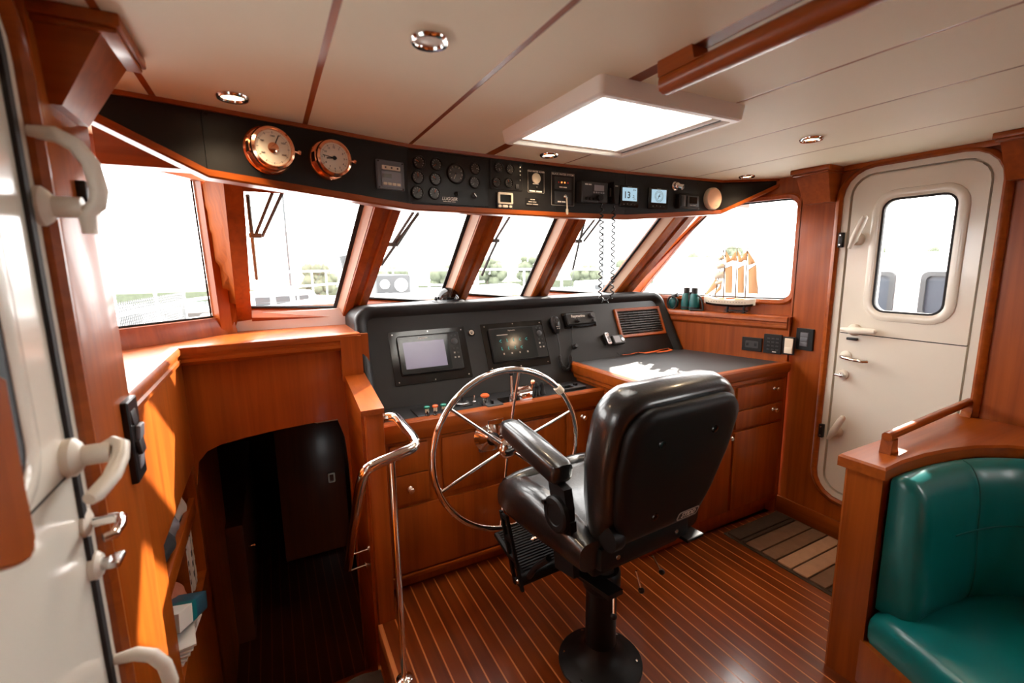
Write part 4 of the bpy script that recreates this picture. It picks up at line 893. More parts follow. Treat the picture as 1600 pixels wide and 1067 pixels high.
# chart plotters
def plotter(quad, inner, label, on):
    Q = [atd(*q) for q in quad]; cx = sum(q.x for q in Q)/4; cy = sum(q.y for q in Q)/4
    w_ = (Q[1].x+Q[2].x-Q[0].x-Q[3].x)/2; h_ = (Q[0].y+Q[1].y-Q[2].y-Q[3].y)/2
    t = thing('chart_plotter', label, 'chart plotter', MD@T(cx, cy, 0.0015), 'chart plotters on the dashboard')
    g = MB(); g.prism(rrect(w_, h_, 0.004, 3), 0, 0.005, bev=0.001); g.out('mounting_plate', 'black_gloss', t)
    q = [(-0.45, 0.44), (0, 0.46), (0.45, 0.44), (-0.45, -0.44), (0, -0.46), (0.45, -0.44)]
    g = MB()
    for a, b in q: g.lathe([(0.0045, 0.005), (0.0035, 0.0075), (0, 0.0075)], 8, T(a*w_, b*h_, 0))
    g.out('screw', 'steel', t)
    I = [atd(*q_) for q_ in inner]; ix = sum(p.x for p in I)/4-cx; iy = sum(p.y for p in I)/4-cy
    iw = (I[1].x+I[2].x-I[0].x-I[3].x)/2; ih = (I[0].y+I[1].y-I[2].y-I[3].y)/2
    g = MB(T(ix, iy, 0)); g.prism(rrect(iw, ih, 0.008, 4), 0.005, 0.022, bev=0.004); cs = g.out('case', 'black', t)
    sw_, sh_ = iw*0.66, ih*0.68; sx = -iw*0.10
    g = MB(T(ix, iy, 0)); g.prism(rrect(iw*0.80, ih*0.92, 0.006, 4, sx, 0), 0.022, 0.0226); g.out('glass', 'screen_dark', cs)
    g = MB(T(ix, iy, 0)); g.cbox((sx, -ih*0.02, 0.0229), (sw_, sh_, 0.0006)); sc = g.out('screen', 'screen_on' if on else 'screen_dark', t)
    bx = iw*0.405
    g = MB(T(ix, iy, 0)); g.lathe([(ih*0.085, 0.022), (ih*0.085, 0.027), (ih*0.06, 0.030), (0, 0.030)], 20, T(bx, ih*0.24, 0)); g.out('dial_knob', 'charcoal', cs)
    for i, (a, b) in enumerate(((-0.03, 0.40), (0.03, 0.40), (-0.03, 0.06), (0.03, 0.06), (-0.03, -0.06), (0.03, -0.06), (-0.03, -0.18), (0.03, -0.18))):
        g = MB(T(ix, iy, 0)); g.cbox((bx+a*iw, b*ih, 0.0235), (iw*0.026, ih*0.04, 0.003), 0.0005); g.out('key', 'lettering_dim' if i in (4, 6, 7) else 'charcoal', cs)
    text('Raymarine', ih*0.055, T(ix+sx, iy+ih*0.405, 0.0229), 'lettering_dim', cs)
    if not on:
        for r_ in range(2):
            for c_ in range(5 if r_ == 0 else 4):
                g = MB(T(ix, iy, 0.0235)); x, y = sx+sw_*(-0.36+0.18*c_), sh_*(0.18-0.34*r_)
                g.cbox((0, 0, 0), (sw_*0.07, sh_*0.028, 0.0006), M=T(x, y, 0)@RZ(35+20*((c_*7+r_*3) % 4))); g.cbox((sw_*0.02, -sh_*0.06, 0), (sw_*0.04, sh_*0.02, 0.0006), M=T(x, y, 0)@RZ(-20)); g.out('icon', 'screen_icon', sc, 0)
        for c_ in range(4): g = MB(T(ix, iy, 0.0235)); g.cbox((sx+sw_*(-0.33+0.22*c_), -sh_*0.40, 0), (sw_*0.035, sh_*0.07, 0.0006)); g.out('icon', 'lettering_dim', sc, 0)
        g = MB(T(ix, iy, 0.0235)); g.cbox((sx-sw_*0.28, sh_*0.42, 0), (sw_*0.3, sh_*0.03, 0.0006)); g.out('icon', 'lettering_dim', sc, 0)
plotter([(603, 521), (722, 510), (740, 588), (620, 605)], [(617, 529), (708, 519), (729, 574), (630, 591)], 'left chart plotter with a plain glowing lilac screen', True)
plotter([(748, 508), (843, 500), (862, 567), (766, 583)], [(760, 517), (842, 508), (856, 556), (773, 571)], 'right chart plotter with dark screen and teal icons', False)
# small round dial between plotters
t = dthing('dash_gauge', 'small round gauge on the dashboard between the two plotters', 'gauge', 736, 520)
g = MB(); g.lathe([(0.021, 0), (0.021, 0.007), (0.018, 0.010), (0.015, 0.010), (0.014, 0.005), (0, 0.005)], 22); g.out('bezel', 'black_gloss', t)
g = MB(); g.lathe([(0.014, 0.005), (0.014, 0.006), (0, 0.006)], 18); g.out('dial', 'ivory', t)
g = MB(); g.cbox((0, 0.002, 0.0065), (0.016, 0.004, 0.001)); g.cbox((0, -0.005, 0.0065), (0.010, 0.005, 0.001)); g.out('legend', 'black', t, 0)
# VHF radio
L = atd(904, 500); t = thing('vhf_radio', 'black VHF radio with white lettering and two knobs on the dashboard', 'radio', MD@T(L.x, L.y, 0.0015)); w_ = (atd(926, 497).x-atd(877, 503).x); h_ = 0.098
g = MB(); g.prism(rrect(w_, h_, 0.004, 3), 0, 0.006, bev=0.001); g.out('mounting_plate', 'black_gloss', t)
g = MB(); g.prism(rrect(w_*0.9, h_*0.76, 0.01, 4), 0.006, 0.034, bev=0.006); g.out('body', 'black', t)
text('Raymarine', 0.024, T(-w_*0.10, h_*0.16, 0.0345), 'lettering', t)
g = MB(); g.lathe([(0.017, 0.034), (0.016, 0.050), (0, 0.050)], 18, T(w_*0.33, h_*0.14, 0)); g.out('knob', 'charcoal', t)
g = MB(); g.lathe([(0.011, 0.034), (0.010, 0.046), (0, 0.046)], 16, T(w_*0.36, -h_*0.20, 0)); g.out('knob', 'charcoal', t)
g = MB(); g.lathe([(0.012, 0.034), (0.012, 0.05), (0.007, 0.058), (0, 0.058)], 14, T(-w_*0.16, -h_*0.16, 0)); g.out('plug', 'black', t)
# handset + its coil
L = atd(865, 509); t = thing('handset', 'black oval handset clipped to the dashboard left of the VHF radio', 'handset', MD@T(L.x, L.y, 0.0015))
g = MB(); lo = []
for y_, a, b in ((-0.055, 0.012, 0.010), (-0.045, 0.02, 0.018), (-0.01, 0.030, 0.024), (0.025, 0.031, 0.025), (0.045, 0.024, 0.02), (0.052, 0.010, 0.010)):
    lo.append([(a*math.cos(2*PI*i/14), y_, 0.018+b*math.sin(2*PI*i/14)) for i in range(14)])
g.loft(lo); g.out('body', 'black', t)
g = MB(); g.ring(circ(0.016, 16, 0, 0.018), circ(0.013, 16, 0, 0.018), 0.040, 0.044); g.out('speaker_ring', 'charcoal', t)
g = MB()
for i in range(4): g.lathe([(0.003, 0.038), (0.003, 0.0435), (0, 0.0435)], 8, T(-0.006+0.012*(i % 2), -0.018-0.012*(i//2), 0))
g.out('button', 'lettering_dim', t)
a = atd(868, 526); pts = []
for px, py in ((868, 523), (870, 535), (872, 546), (872, 556), (873, 566), (877, 574), (882, 579), (887, 577), (889, 568), (889, 556), (891, 546), (892, 535), (891, 522), (892, 508)):
    q = atd(px, py); pts.append(MD @ Vector((q.x, q.y, 0.018)))
BM3, BI3 = base(*pts[6])
t = thing('coiled_cord', 'black coiled cord looping down from the dashboard handset', 'cord', BM3)
g = MB(BI3); g.tube(pts[:4], 0.003, 8); g.tube(helix(pts[3:10], 0.008, 26), 0.0028, 5); g.tube(pts[9:], 0.003, 8); g.out('coil', 'black', t)
t = dthing('socket_plug', 'small black plug on the dashboard below the VHF radio', 'plug', 897, 542)
g = MB(); g.lathe([(0.014, 0), (0.014, 0.02), (0.010, 0.030), (0, 0.030)], 16); g.out('body', 'charcoal', t); g = MB(); g.lathe([(0.018, 0), (0.018, 0.004), (0, 0.004)], 16); g.out('flange', 'black', t)
# teak louvre
Q = [atd(*q) for q in ((955, 484), (1026, 479), (1041, 520), (972, 530))]
cx = sum(q.x for q in Q)/4; cy = sum(q.y for q in Q)/4; w_ = (Q[1].x+Q[2].x-Q[0].x-Q[3].x)/2; h_ = (Q[0].y+Q[1].y-Q[2].y-Q[3].y)/2
t = thing('air_vent', 'wood framed air vent with dark slats on the dashboard', 'air vent', MD@T(cx, cy, 0.0015))
k = lambda q: rrect(w_-2*q, h_-2*q, 0.003, 2)
g = MB(); g.rings([(k(0), 0), (k(0), 0.010), (k(0.004), 0.014), (k(0.018), 0.012), (k(0.020), 0.0)]); g.out('frame', 'wood_x', t, 30)
g = MB(); g.prism(k(0.018), -0.002, 0.0005); g.out('duct', 'black', t)
for i in range(10): g = MB(); y = (h_/2-0.026)*(1-2*i/9); g.cbox((0, 0, 0.006), (w_-0.04, 0.0018, 0.012), M=T(0, y, 0)@RX(-28)); g.out('slat', 'slat_dark', t, 0)
for i in range(9): g = MB(); x = (w_/2-0.03)*(1-2*i/8); g.cbox((x, 0, 0.003), (0.0015, h_-0.04, 0.004)); g.out('fin', 'charcoal', t, 0)
# phone and handheld
t = dthing('handheld_phone', 'small grey handheld phone in a cradle on the dashboard', 'phone', 946, 531)
g = MB(); g.prism(rrect(0.030, 0.078, 0.008, 4), 0.012, 0.034, RZ(10), bev=0.004); g.out('body', 'steel', t); g = MB(); g.prism(rrect(0.044, 0.07, 0.01, 4), 0, 0.014, RZ(10)); g.out('cradle', 'black', t)
g = MB()
for i in range(12): g.cbox((-0.008+0.008*(i % 3), 0.01-0.010*(i//3), 0.0345), (0.005, 0.006, 0.002), M=RZ(10))
g.out('keypad', 'charcoal', t, 0)
t = dthing('camera', 'small silver compact camera leaning on the dashboard beside the phone', 'camera', 963, 533)
g = MB(RX(-12)); g.prism(rrect(0.085, 0.062, 0.008, 4), 0.008, 0.030, bev=0.004); g.out('body', 'charcoal', t)
g = MB(RX(-12)); g.cbox((-0.014, 0, 0.0305), (0.048, 0.044, 0.002)); g.out('screen', 'grey_light', t); g = MB(RX(-12)); g.lathe([(0.012, 0.030), (0.012, 0.032), (0, 0.032)], 14, T(0.028, -0.004, 0)); g.out('dial_knob', 'steel', t)
# compass on the hood
P = hit(700, 470, (0, 0, TOPZ), Vector((0, 0, 1))); P = Vector((0, 0, 0)) + aty(700, 470, 2.50); P.z = TOPZ-0.0015
t = thing('compass', 'black domed steering compass on top of the dashboard', 'compass', T(*P))
r = 0.064
g = MB(); g.lathe([(r*1.45, 0), (r*1.45, 0.006), (r*1.25, 0.012), (r*1.0, 0.016), (0, 0.016)], 30); g.out('base', 'black', t)
g = MB(); g.lathe([(r*0.9, 0.016), (r*0.9, 0.022), (0, 0.022)], 26); g.out('card', 'dial', t)
g = MB(); g.lathe([(r*math.cos(R(a)), 0.016+r*math.sin(R(a))) for a in range(0, 91, 9)], 28); g.out('dome', 'dome_glass', t)
g = MB(); g.cyl((0, -r*0.6, 0.02), (0, -r*0.6, 0.045), 0.0015); g.out('lubber_pin', 'lettering', t)
g = MB(); g.cbox((-r*1.15, 0, 0.022), (0.012, 0.03, 0.02), 0.004); g.out('corrector', 'black', t)
# ---- shelf controls
MSH = frame((0, 0, 0.829), (1, 0, 0), (0, 1, 0))
def sthing(name, label, cat, px, py, z=0.829, rz=0, grp=None):
    P = atz(px, py, z); return thing(name, label, cat, T(P.x, P.y, z)@RZ(rz), grp)
ats_ = lambda px, py: atz(px, py, 0.829)
def sdim(x0, y0, x1, y1): a, b = ats_(x0, y0), ats_(x1, y1); return a, b
a, b = ats_(655, 642), ats_(716, 648)
t = thing('button_box', 'black switch box with green and orange capped buttons', 'switch panel', T(0.66, 2.04, 0.829))
g = MB(); g.box(-0.115, 0.115, -0.075, 0.055, 0, 0.006, 0.001); g.out('plate', 'black', t)
for px, py, c in ((667, 636, 'green'), (680, 634, 'orange'), (693, 632, 'green')):
    P = atz(px, py, 0.86)-Vector((0.66, 2.04, 0.829)); g = MB(); g.lathe([(0.009, 0.006), (0.009, 0.026), (0, 0.026)], 14, T(P.x, P.y, 0)); o = g.out('button', 'ivory', t)
    g = MB(); g.lathe([(0.0135, 0.026), (0.0135, 0.033), (0.009, 0.036), (0, 0.036)], 16, T(P.x, P.y, 0)); g.out('cap', c, o)
for px, py in ((668, 648), (680, 647), (692, 644), (703, 641)):
    P = atz(px, py, 0.84)-Vector((0.66, 2.04, 0.829)); g = MB(); g.lathe([(0.010, 0.006), (0.010, 0.012), (0.005, 0.014), (0.004, 0.026), (0, 0.027)], 12, T(P.x, P.y, 0)); g.out('toggle', 'black_gloss', t)
t = sthing('thruster_control', 'round black thruster control with a small joystick on the helm shelf', 'control', 722, 632)
g = MB(); g.prism(rrect(0.09, 0.08, 0.01, 4), 0, 0.006, bev=0.002); g.out('plate', 'black', t)
g = MB(); g.lathe([(0.036, 0.006), (0.036, 0.012), (0.028, 0.015), (0, 0.015)], 26); g.out('dial', 'steel', t); g = MB(); g.lathe([(0.024, 0.015), (0.022, 0.018), (0, 0.018)], 22); g.out('face', 'black', t)
g = MB(); g.cyl((0, 0, 0.016), (0, 0, 0.04), 0.004); g.ball((0, 0, 0.042), 0.007, n=6); g.out('joystick', 'black', t)
t = sthing('toggle_switch', 'chrome toggle switch left of the red stop button', 'switch', 741, 629)
g = MB(); g.lathe([(0.010, 0), (0.010, 0.008), (0.006, 0.010), (0, 0.010)], 12); g.out('collar', 'steel', t); g = MB(); g.cyl((0, 0, 0.008), (0.004, 0.006, 0.036), 0.003, 0.0045); g.out('lever', 'chrome', t)
t = sthing('stop_button', 'orange red mushroom stop button on the helm shelf', 'button', 758, 630)
g = MB(); g.prism(rrect(0.055, 0.055, 0.006, 4), 0, 0.004); g.out('plate', 'black', t)
g = MB(); g.lathe([(0.013, 0.004), (0.013, 0.032), (0, 0.032)], 18); g.out('stem', 'steel', t); g = MB(); g.lathe([(0.016, 0.032), (0.022, 0.036), (0.022, 0.042), (0.016, 0.048), (0, 0.049)], 22); g.out('cap', 'orange', t)
t = sthing('key_pad', 'flat black pad with a slider in front of the stop button', 'control', 771, 634)
g = MB(); g.prism(rrect(0.085, 0.06, 0.006, 4), 0, 0.012, bev=0.003); g.out('pad', 'charcoal', t); g = MB(); g.cbox((-0.005, 0.005, 0.02), (0.01, 0.02, 0.02), 0.002); g.out('slider', 'black', t)
# throttle
t = sthing('throttle', 'chrome twin throttle control with upright lever on the helm shelf', 'throttle', 808, 624)
g = MB(); g.prism(rrect(0.16, 0.105, 0.006, 4, -0.01, 0), 0, 0.005); g.out('plate', 'black_gloss', t)
g = MB(); lo = []
for x in (-0.008, 0.062): lo.append([(x, y, z) for y, z in ((-0.046, 0.005), (-0.046, 0.035), (-0.036, 0.056), (-0.015, 0.068), (0.015, 0.068), (0.036, 0.056), (0.046, 0.035), (0.046, 0.005))])
g.loft(lo); g.out('housing', 'chrome', t, 30)
g = MB(); g.box(0.004, 0.05, -0.050, -0.044, 0.014, 0.040, 0.001); g.out('name_plate', 'brass', t)
g = MB(); g.cyl((-0.03, 0, 0.03), (0.085, 0, 0.03), 0.010, n=12); g.out('pivot', 'chrome', t)
g = MB(); g.tube([(-0.028, 0, 0.03), (-0.028, 0.006, 0.08), (-0.026, 0.012, 0.125)], [0.009, 0.007, 0.006], 10); o = g.out('lever', 'chrome', t); g = MB(); g.ball((-0.025, 0.013, 0.135), 0.013, n=8); g.out('ball_grip', 'black', o)
g = MB(); g.tube([(0.080, 0, 0.03), (0.082, -0.012, 0.07)], [0.008, 0.006], 10); o = g.out('lever', 'chrome', t); g = MB(); g.ball((0.083, -0.014, 0.082), 0.013, n=8); g.out('ball_grip', 'brass', o)
g = MB(); g.lathe([(0.016, 0), (0.014, 0.03), (0, 0.03)], 12, T(-0.03, 0, 0)); g.out('trunnion', 'steel', t)
t = sthing('thruster_levers', 'two short black levers on a plate right of the throttle', 'control', 845, 619)
g = MB(); g.prism(rrect(0.095, 0.10, 0.005, 4), 0, 0.005, bev=0.001); g.out('plate', 'black', t)
for x in (-0.014, 0.018):
    g = MB(); g.lathe([(0.017, 0.005), (0.013, 0.02), (0.009, 0.032), (0.008, 0.04), (0.010, 0.05), (0.008, 0.066), (0.006, 0.07), (0, 0.071)], 14, T(x, 0.01, 0)@RX(-8)); g.out('lever', 'black', t)
g = MB()
for a_ in (-1, 1):
    for b_ in (-1, 1): g.lathe([(0.004, 0.005), (0.003, 0.007), (0, 0.007)], 8, T(a_*0.04, b_*0.042, 0))
g.out('screw', 'steel', t)
t = sthing('remote_unit', 'flat grey remote unit with a round knob at the right end of the shelf', 'remote control', 893, 607)
g = MB(); g.prism(rrect(0.15, 0.075, 0.006, 4), 0, 0.014, bev=0.003); g.out('body', 'charcoal', t); g = MB(); g.lathe([(0.014, 0.014), (0.013, 0.026), (0, 0.026)], 16, T(0.03, 0.008, 0)); g.out('knob', 'black', t); g = MB(); g.cbox((-0.03, 0, 0.0145), (0.06, 0.05, 0.001)); g.out('screen', 'screen_dark', t)

# ================================================================== STEERING WHEEL
WC = aty(795, 702, 1.715); WR_ = 0.352
MWH = frame((WC.x+0.005, 1.715, WC.z), (1, 0, 0), (0, 0.06, 1))
t = thing('steering_wheel', 'large stainless steel six-spoked steering wheel', 'steering wheel', MWH)
g = MB(); g.tube([(WR_*math.cos(2*PI*i/64), WR_*math.sin(2*PI*i/64), 0) for i in range(64)], 0.0135, 12, closed=True); g.out('rim', 'chrome', t)
for i in range(6):
    a = R(20+60*i); g = MB(); g.cyl((0.03*math.cos(a), 0.03*math.sin(a), -0.02), ((WR_-0.006)*math.cos(a), (WR_-0.006)*math.sin(a), 0), 0.0072, n=10); g.out('spoke', 'chrome', t)
g = MB(); g.lathe([(0.028, -0.05), (0.044, -0.035), (0.046, -0.012), (0.036, 0.002), (0.018, 0.012), (0, 0.014)], 24); g.out('hub', 'chrome', t)
g = MB(); g.cyl((0, 0, -0.05), (0, 0, -0.19), 0.018); g.out('shaft', 'steel', t)
g = MB(); g.lathe([(0.075, -0.235), (0.075, -0.225), (0.05, -0.20), (0.032, -0.17), (0, -0.17)], 28); g.out('helm_boss', 'chrome', t)
a = R(41); g = MB(); g.tube([((WR_)*math.cos(a+q), WR_*math.sin(a+q), 0) for q in (-0.05, -0.025, 0, 0.025, 0.05)], 0.019, 12); g.out('turks_head', 'ivory', t)
P = aty(764, 683, YF-0.014)
t = thing('engine_stop_frame', 'square chrome frame with a small lever behind the steering wheel', 'bracket', frame((P.x, YF-0.0115, P.z), (1, 0, 0), (0, 0, 1)))
g = MB(); g.tube([(-0.03, 0.0, 0.002), (-0.03, 0.0, 0.04), (-0.02, 0.10, 0.045), (0.055, 0.10, 0.045), (0.06, 0.0, 0.04), (0.06, 0.0, 0.002)], 0.004, 8); g.out('wire_frame', 'chrome', t)
g = MB(); g.lathe([(0.018, 0), (0.018, 0.02), (0.012, 0.035), (0, 0.036)], 16, T(-0.015, 0.0, 0)); g.out('knob', 'chrome', t)
g = MB(); g.prism(rrect(0.15, 0.14, 0.01, 3, 0.02, 0.0), -0.0005, 0.004); g.out('plate', 'steel', t)

# ================================================================== SIDE COUNTER
CX0, CX1, CY0, CY1, CZ = 1.555, 2.60, 1.575, 2.24, 0.93
BM, BI = base(2.05, CY0, 0)
t = CT = thing('counter_cabinet', 'wooden side counter with drawers and doors right of the helm', 'cabinet', BM)
g = MB(BI); g.prism([(CX0, CY0), (CX1, CY0), (CX1, 1.6), (2.43, CY1), (CX0, CY1)], 0.085, 0.895); g.prism([(CX0+0.03, CY0+0.05), (CX1, CY0+0.05), (CX1, 1.6), (2.43, CY1), (CX0+0.03, CY1)], 0, 0.09); g.out('carcass', 'wood_v', t, 0)
g = MB(BI); g.prism([(CX0+0.008, CY0+0.008), (CX1, CY0+0.008), (CX1, 1.6), (2.435, CY1-0.01), (CX0+0.008, CY1-0.01)], 0.895, CZ-0.004); g.out('worktop', 'counter_black', t, 0)
em = [(0.0, -0.085), (0.006, -0.085), (0.012, -0.078), (0.012, -0.06), (0.02, -0.054), (0.026, -0.04), (0.026, -0.004), (0.02, 0.004), (-0.012, 0.004), (-0.016, -0.006), (0.0, -0.006)]
g = MB(BI); g.sweep([(CX0, CY1-0.02, CZ), (CX0, CY0, CZ), (CX1, CY0, CZ)], em); g.out('edge_moulding', 'wood_x', t, 25)
def kn(g, x, z, y): g.lathe([(0.012, 0), (0.011, 0.003), (0.005, 0.006), (0.005, 0.013), (0.011, 0.018), (0.013, 0.024), (0.009, 0.029), (0, 0.030)], 16, BI@frame((x, y, z), (1, 0, 0), (0, 0, 1)))
PC_ = lambda px, py: aty(px, py, CY0)
for x0, x1, z0, z1, nm, kp in ((2.175, 2.575, 0.715, 0.835, 'drawer', (1207, 606)), (2.175, 2.575, 0.60, 0.70, 'drawer', (1205, 634)), (1.60, 2.15, 0.715, 0.835, 'drawer', (1075, 655)), (2.175, 2.575, 0.13, 0.585, 'cabinet_door', None), (1.60, 1.87, 0.13, 0.70, 'cabinet_door', None), (1.885, 2.15, 0.13, 0.70, 'cabinet_door', (1159, 676))):
    g = MB(BI); g.box(x0, x1, CY0-0.012, CY0, z0, z1, 0.002); o = g.out(nm, 'wood_v', t)
    if kp: P = PC_(*kp); g = MB(); kn(g, min(x1-0.03, max(x0+0.03, P.x)), min(z1-0.03, max(z0+0.03, P.z)), CY0-0.012); g.out('knob', 'chrome', o)
g = MB(BI); g.box(CX0-0.010, CX0, CY0+0.03, CY0+0.33, 0.13, 0.82, 0.002); g.out('side_panel', 'wood_v', t)
# strap on the counter
pts = [atz(px, py, 0.932)+Vector((0, -0.065, 0)) for px, py in ((962, 553), (975, 552), (985, 549), (997, 550), (1010, 548), (1022, 545), (1032, 543), (1038, 545), (1030, 547), (1015, 549))]
BM, BI = base(*pts[4])
t = thing('orange_strap', 'orange fabric wrist strap lying at the back of the black counter', 'strap', BM)
g = MB(BI); lo = []
for i, p in enumerate(pts): tw = 0.4*math.sin(i*1.4); lo.append([p+Vector((0, -0.008, 0.004+0.006*tw)), p+Vector((0, 0.008, 0.004-0.003*tw)), p+Vector((0, 0.008, 0.006-0.003*tw)), p+Vector((0, -0.008, 0.006+0.006*tw))])
g.loft(lo); g.out('band', 'orange', t)
g = MB(BI); q = [pts[0]+Vector((-0.03, 0.02, 0.02)), pts[0]+Vector((-0.02, 0.0, 0.006)), pts[0]+Vector((0, 0, 0.004))]; g.tube(q, 0.0015, 6); g.out('loop', 'black', t)
# wall plates on the starboard wall
def wplate(px0, py0, px1, py1, name, label, cat, d=0.012):
    a, b, c, e = ats(px0, (py0+py1)/2), ats(px1, (py0+py1)/2), ats((px0+px1)/2, py0), ats((px0+px1)/2, py1); ctr = ats((px0+px1)/2, (py0+py1)/2)
    if px0 > 1238:
        f = lambda x, y: atx(x, y, XS); a, b, c, e, ctr = f(px0, (py0+py1)/2), f(px1, (py0+py1)/2), f((px0+px1)/2, py0), f((px0+px1)/2, py1), f((px0+px1)/2, (py0+py1)/2)
        M = frame(ctr, (0, -1, 0), (0, 0, 1))
    else: M = frame(ctr, -sd, (0, 0, 1))
    t = thing(name, label, cat, M); w_, h_ = (a-b).length, c.z-e.z
    g = MB(); g.prism(rrect(w_, h_, 0.004, 3), 0, d, bev=0.002); g.out('plate', 'black', t); return t, w_, h_
t, w_, h_ = wplate(1160, 527, 1191, 548, 'wall_socket', 'black power outlet above the counter on the starboard wall', 'outlet')
g = MB(); g.prism(rrect(w_*0.62, h_*0.5, 0.003, 3), 0.012, 0.015); o = g.out('outlet_face', 'charcoal', t); g = MB()
for x in (-0.2, 0.2):
    for q in (-0.03, 0.03): g.cbox((w_*(x+q), 0, 0.0155), (0.003, h_*0.22, 0.001))
g.out('slot', 'black_gloss', o)
t, w_, h_ = wplate(1194, 522, 1222, 552, 'stereo_panel', 'black stereo control panel with rows of small keys', 'control panel', 0.014)
for r_ in range(4):
    for c_ in range(3): g = MB(); g.cbox((w_*(-0.28+0.24*c_+0.06), h_*(0.28-0.19*r_), 0.0155), (w_*0.15, h_*0.06, 0.003), 0.0005); g.out('key', 'charcoal', t)
bars(t, T(w_*0.15, -h_*0.40, 0.0142), w_*0.25, h_*0.04, 1)
t, w_, h_ = wplate(1223, 526, 1242, 554, 'rocker_switch', 'ivory rocker switch beside the stereo control panel', 'switch')
g = MB(); g.prism(rrect(w_*0.68, h_*0.84, 0.003, 3, w_*0.05, 0), 0.012, 0.017, bev=0.001); o = g.out('rocker', 'ivory', t); g = MB(); g.cbox((w_*0.05, -h_*0.24, 0.018), (w_*0.6, h_*0.3, 0.004), 0.001); g.out('tab', 'ivory', o)
t, w_, h_ = wplate(1245, 513, 1272, 547, 'light_switch', 'black light switch on the column left of the starboard door', 'light switch')
g = MB(); g.prism(rrect(w_*0.5, h_*0.66, 0.003, 3, 0, 0.0), 0.012, 0.014); o = g.out('frame', 'charcoal', t)
for i in (-1, 0, 1): g = MB(); g.cbox((0, h_*0.21*i, 0.0155), (w_*0.42, h_*0.19, 0.004), 0.001); g.out('rocker', 'grey_box', t)
# port switch panel
P = atx(199, 682, XP); t = thing('switch_plate', 'black switch plate with steel rockers on the port post, left', 'switch', MP@T(P.y-0.028, P.z, 0.012))
g = MB(); g.prism(rrect(0.085, 0.20, 0.004, 3), 0, 0.014, bev=0.003); g.out('plate', 'black', t)
for i in range(4): g = MB(); g.cbox((0.004 if i % 2 else -0.008, 0.056-0.037*i, 0.018), (0.04, 0.034, 0.010), 0.002, M=RX(6 if i % 2 else -6)); g.out('rocker', 'grey_light' if i % 2 else 'charcoal', t)

# ================================================================== HELM CHAIR
t = CH = thing('helm_chair', 'black leather pedestal helm chair with armrests and footrest', 'chair', T(1.0, 1.225, 0)@RZ(3))
CU = T(0.03, 0, 0.03)
g = MB(); g.lathe([(0.158, 0), (0.158, 0.010), (0.150, 0.016), (0.110, 0.030), (0.078, 0.050), (0.064, 0.075), (0.058, 0.09), (0, 0.09)], 40); fl_ = g.out('base_flange', 'seat_shell', t)
for i in range(6):
    a = R(20+60*i); g = MB(); g.lathe([(0.007, 0.012), (0.006, 0.021), (0, 0.022)], 10, T(0.135*math.cos(a), 0.135*math.sin(a), 0)); g.out('bolt', 'steel', fl_)
g = MB(); g.lathe([(0.057, 0.05), (0.057, 0.31), (0.060, 0.315), (0.069, 0.33), (0.069, 0.385), (0.062, 0.395), (0.050, 0.396), (0.050, 0.36), (0, 0.36)], 32); g.out('column', 'seat_shell', t)
g = MB(); g.lathe([(0.045, 0.37), (0.045, 0.49), (0, 0.49)], 24); g.out('inner_tube', 'charcoal', t)
g = MB(CU); g.box(-0.20, 0.20, -0.15, 0.20, 0.475, 0.53, 0.012); g.box(-0.09, 0.09, -0.10, 0.10, 0.44, 0.48, 0.01); g.out('seat_pan', 'seat_shell', t)
g = MB(CU); g.box(-0.205, 0.205, -0.19, -0.13, 0.515, 0.60, 0.018); o = g.out('rear_crossbar', 'seat_shell', t)
for x in (-0.135, 0.135): g = MB(CU); g.lathe([(0.009, 0), (0.008, 0.004), (0.004, 0.004), (0.0035, 0.002), (0, 0.002)], 12, T(x, -0.189, 0.555)@RX(90)); g.out('bolt', 'steel', o)
# seat cushion
g = MB(CU); g.box(-0.235, 0.235, -0.16, 0.335, 0.52, 0.635, 0.045, seg=4); g.out('seat_cushion', 'leather', t, 60)
for s in (-1, 1):
    g = MB(CU); lo = []
    for y, zt, zb, wd in ((-0.17, 0.625, 0.53, 0.05), (-0.05, 0.655, 0.52, 0.055), (0.12, 0.672, 0.505, 0.06), (0.26, 0.665, 0.50, 0.06), (0.335, 0.63, 0.51, 0.055), (0.365, 0.58, 0.535, 0.035)):
        cx = s*0.225; cz = (zt+zb)/2; hz = (zt-zb)/2
        lo.append([(cx+wd*math.copysign(abs(math.cos(a))**0.7, math.cos(a)), y, cz+hz*math.copysign(abs(math.sin(a))**0.7, math.sin(a))) for a in [2*PI*i/16 for i in range(16)]])
    g.loft(lo); g.out('side_bolster', 'leather', t, 60)
g = MB(CU); lo = []
for x in [-0.24+0.48*i/10 for i in range(11)]:
    e = 1-0.25*abs(x/0.24)**4; lo.append([(x, 0.335+0.055*e*math.cos(a), 0.575+0.078*e*math.sin(a)) for a in [2*PI*i/14 for i in range(14)]])
g.loft(lo); g.out('front_roll', 'leather', t, 60)
